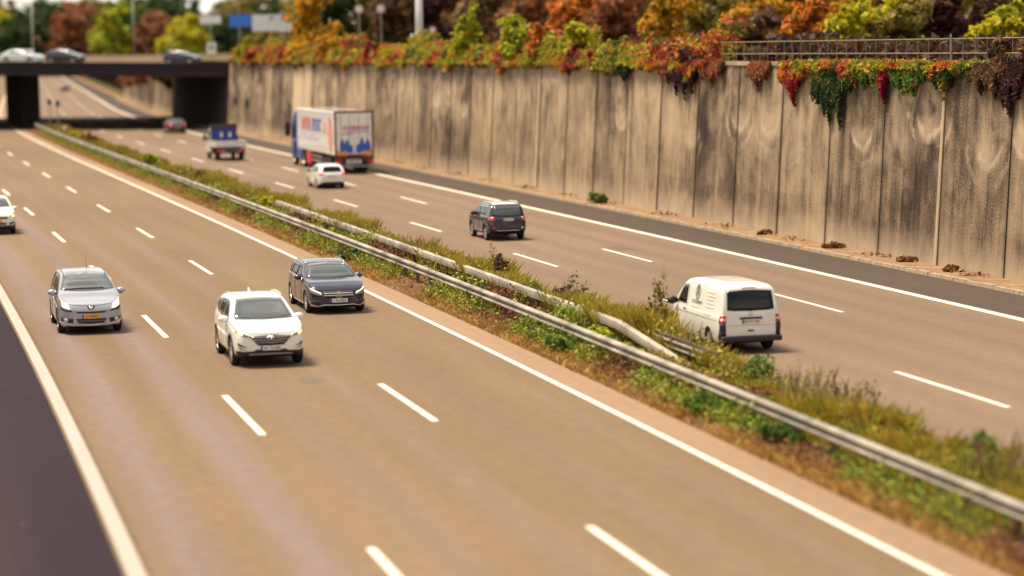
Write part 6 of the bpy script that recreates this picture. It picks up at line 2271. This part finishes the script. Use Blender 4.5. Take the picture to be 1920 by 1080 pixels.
for sg in (1, -1):
    m = MB(); m.box((-.055, sg * .80, 1.31), (.03, .62, .26)); bevel(m.build('marker_board', ORANGE_L, lo), .01)
# under-run guard, lamps, plate
m = MB(); m.box((-.02, 0, 1.02), (.16, 2.5, .18)); m.build('rear_beam', DRED, lo)
m = MB(); m.box((.05, 0, .80), (.14, 2.46, .28)); m.build('lamp_panel', DARK, lo)
m = MB(); m.box((-.05, 0, .50), (.12, 2.45, .13)); bevel(m.build('underrun_bar', plain('bar_grey', (.28, .26, .26), .5, .4), lo), .02)
for sg in (1, -1):
    m = MB(); m.box((-.04, sg * 1.02, .82), (.05, .38, .2)); bevel(m.build('tail_light', RED_L, lo), .015)
m = MB(); m.box((-.05, .05, .79), (.03, .95, .24)); pl = m.build('number_plate', PLATE_W, lo)
t = text_mesh('plate_lettering', 'NE SP 312', .17, BLACKINK, pl, maxw=.85); t.location = (-.07, .05, .73); t.rotation_euler = (R(90), 0, R(-90))
# side lettering and figure
ys = 1.275
t = text_mesh('side_lettering', 'INTER', 1.15, SRED, lo, maxw=3.5, shear=.1); t.location = (9.9, ys, 2.58); t.rotation_euler = (R(90), 0, R(180))
t = text_mesh('side_lettering', 'SPORT', 1.15, plain('livery_deep_blue', (.05, .05, .42), .45), lo, maxw=3.5, shear=.1); t.location = (6.1, ys, 2.58); t.rotation_euler = (R(90), 0, R(180))
t = text_mesh('side_lettering', '.DE', .9, plain('livery_pale_red', (.72, .30, .26), .45), lo, maxw=1.3, shear=.1); t.location = (3.35, ys, 2.58); t.rotation_euler = (R(90), 0, R(180))
x = 9.9
for wd, hh in ((.42, .36), (1.15, .30), (.55, .42), (.8, .3), (1.1, .26)):
    m = MB(); m.box((x - wd / 2, ys - .004, 1.95 + hh / 2), (wd, .012, hh)); m.build('side_small_print', SGREY, lo)
    x -= wd + .18
m = MB()
N = 28
ol = [(1.35 + .72 * math.sin(2 * math.pi * k / N) * (1 + .18 * math.sin(3 * k)), 2.45 + 1.18 * math.cos(2 * math.pi * k / N)) for k in range(N)]
m.add([(a, ys + .004, b) for a, b in ol] + [(a, ys - .02, b) for a, b in ol], [tuple(range(N)), tuple(range(2 * N - 1, N - 1, -1))] + [(k, (k + 1) % N, N + (k + 1) % N, N + k) for k in range(N)])
fix_normals(m.build('side_artwork', SPINK, lo))
m = MB()
ol = [(1.35 + .22 * math.sin(2 * math.pi * k / N), 3.30 + .24 * math.cos(2 * math.pi * k / N)) for k in range(N)]
m.add([(a, ys + .010, b) for a, b in ol] + [(a, ys, b) for a, b in ol], [tuple(range(N)), tuple(range(2 * N - 1, N - 1, -1))] + [(k, (k + 1) % N, N + (k + 1) % N, N + k) for k in range(N)])
fix_normals(m.build('side_artwork', SRED, lo))
# trailer frame, side guard, red box
m = MB(); m.box((6.5, .45, 1.05), (12.8, .14, .28)).box((6.5, -.45, 1.05), (12.8, .14, .28)); m.build('chassis', DARK, lo)
for sg in (1, -1):
    m = MB()
    for z in (.62, .92): m.box((6.6, sg * 1.2, z), (3.6, .04, .12))
    m.build('side_guard', GREY_P, lo)
m = MB(); m.box((9.35, 1.0, .72), (1.35, .5, .80)); bevel(m.build('pallet_box', plain('red_box', (.62, .04, .06), .5), lo), .03)
m = MB(); m.box((8.4, 1.0, .6), (.08, .1, 1.0)).box((8.4, -1.0, .6), (.08, .1, 1.0)); m.build('landing_leg', DARK, lo)
# tractor
m = MB()
prof = [(13.75, .55), (15.85, .45), (16.05, .75), (16.05, 1.6), (15.85, 2.6), (15.55, 3.0), (14.6, 3.75), (13.95, 3.78), (13.75, 3.4)]
vs = [(x, y, z) for y in (-1.22, 1.22) for x, z in prof]
n = len(prof)
m.add(vs, [tuple(range(n - 1, -1, -1)), tuple(range(n, 2 * n))] + [(k, (k + 1) % n, n + (k + 1) % n, n + k) for k in range(n)])
bevel(fix_normals(m.build('cab', BLUET, lo)), .1, 3)
for sg in (1, -1):
    m = MB(); m.box((15.1, sg * 1.225, 2.25), (.95, .03, .85)); bevel(m.build('side_window', GLASS_D, lo), .012)
    m = MB(); m.box((15.75, sg * 1.52, 2.45), (.22, .34, .95)); m.bar((15.7, sg * 1.2, 2.8), (15.75, sg * 1.5, 2.7), .06, .06); bevel(m.build('mirror', DARK, lo), .06, 3)
    m = MB(); m.box((14.55, sg * 1.20, 1.15), (.75, .12, 1.0)); m.build('step_panel', DARK, lo)
    m = MB(); m.box((12.85, sg * 1.08, .82), (1.35, .34, .72)); bevel(m.build('fuel_tank', plain('blue_tank', (.06, .17, .45), .35, .4), lo), .1, 3)
m = MB(); m.box((16.0, 0, 2.3), (.06, 2.1, .9)); m.build('windscreen', GLASS_F, lo)
m = MB(); m.box((13.0, 0, .85), (4.6, .8, .25)); m.build('tractor_frame', DARK, lo)
t0 = MB(); t0.lathe([(.3, -.14), (.46, -.16), (.52, -.12), (.52, .12), (.46, .16), (.3, .14), (.3, -.14)], 'Y', 26)
r0 = MB(); r0.lathe([(.001, .04), (.12, .05), (.16, .0), (.26, .0), (.3, .13)], 'Y', 20)
first = None
for x in (2.2, 3.55, 4.9, 11.6, 15.2):
    for sg in (1, -1):
        if first is None:
            wv = t0.build('wheel', TYRE, lo, True); rv = r0.build('rim', plain('lorry_rim', (.55, .53, .5), .4, .5), wv, True); first = (wv, rv)
        else:
            wv = first[0].copy(); COL.objects.link(wv); wv.parent = lo
            rv = first[1].copy(); COL.objects.link(rv); rv.parent = wv
        wv.location = (x, sg * 1.06, .52); wv.rotation_euler = (0, 0, 0 if sg > 0 else math.pi)
for x in (2.2, 4.9):
    pass
m = MB()
for sg in (1, -1):
    for x in (1.4, 5.7): m.box((x, sg * 1.06, .62), (.03, .34, .6))
m.build('mud_flap', DARK, lo)

# ------------------------------------------------------------------ light, sky, camera
SUN_EL, SUN_AZ = R(68), R(-70)      # azimuth measured from +Y (ahead) towards +X (right)
w = bpy.data.worlds.new("World")
scene.world = w
w.use_nodes = True
nt = w.node_tree
nt.nodes.clear()
out = nt.nodes.new('ShaderNodeOutputWorld')
bg = nt.nodes.new('ShaderNodeBackground')
sky = nt.nodes.new('ShaderNodeTexSky')
sky.sky_type = 'NISHITA'
sky.sun_disc = False
sky.sun_elevation = SUN_EL
sky.sun_rotation = SUN_AZ
sky.air_density, sky.dust_density, sky.ozone_density = 1.0, 2.5, 1.0
tc = nt.nodes.new('ShaderNodeTexCoord')
mp = nt.nodes.new('ShaderNodeMapping')
mp.inputs['Scale'].default_value = (1, 1, 2.6)
nz = nt.nodes.new('ShaderNodeTexNoise')
nz.inputs['Scale'].default_value = 3.6
nz.inputs['Detail'].default_value = 6
nz.inputs['Roughness'].default_value = .58
rp = nt.nodes.new('ShaderNodeValToRGB')
rp.color_ramp.elements[0].position, rp.color_ramp.elements[0].color = .36, (.25, .25, .25, 1)
rp.color_ramp.elements[1].position, rp.color_ramp.elements[1].color = .58, (.92, .92, .92, 1)
cr = nt.nodes.new('ShaderNodeValToRGB')
cr.color_ramp.elements[0].position, cr.color_ramp.elements[0].color = .40, (5.2, 4.9, 4.7, 1)
cr.color_ramp.elements[1].position, cr.color_ramp.elements[1].color = .72, (17.0, 15.8, 13.2, 1)
mx = nt.nodes.new('ShaderNodeMix')
mx.data_type = 'RGBA'
lk = nt.links.new
lk(tc.outputs['Generated'], mp.inputs[0]); lk(mp.outputs[0], nz.inputs['Vector'])
lk(nz.outputs['Fac'], rp.inputs[0]); lk(nz.outputs['Fac'], cr.inputs[0])
lk(rp.outputs[0], mx.inputs[0]); lk(sky.outputs[0], mx.inputs[6]); lk(cr.outputs[0], mx.inputs[7])
lk(mx.outputs[2], bg.inputs[0]); lk(bg.outputs[0], out.inputs[0])
bg.inputs[1].default_value = .055

sl = bpy.data.lights.new('sun', 'SUN')
sl.energy, sl.angle, sl.color = 3.2, R(18), (1.0, .85, .64)
so = bpy.data.objects.new('sun', sl)
COL.objects.link(so)
sd = Vector((math.sin(SUN_AZ) * math.cos(SUN_EL), math.cos(SUN_AZ) * math.cos(SUN_EL), math.sin(SUN_EL)))
so.rotation_euler = (-sd).to_track_quat('-Z', 'Y').to_euler()
so.location = (0, 0, 60)

cam = bpy.data.cameras.new('camera')
co = bpy.data.objects.new('camera', cam)
COL.objects.link(co)
cam.sensor_width = 36
cam.lens = FPX / 1920 * 36
cam.clip_start, cam.clip_end = 1, 6000
M = Matrix((CR, CU, -_F)).transposed().to_4x4()
M.translation = CPOS
co.matrix_world = M
cam.dof.use_dof = True
cam.dof.focus_distance = 84
cam.dof.aperture_fstop = cam.lens / 1000 / .25
scene.camera = co
vs_ = scene.view_settings
vs_.view_transform, vs_.look, vs_.exposure, vs_.gamma = 'Standard', 'None', 1.15, 1.0
scene.cycles.use_denoising = True
scene.cycles.max_bounces = 6
scene.cycles.transparent_max_bounces = 4
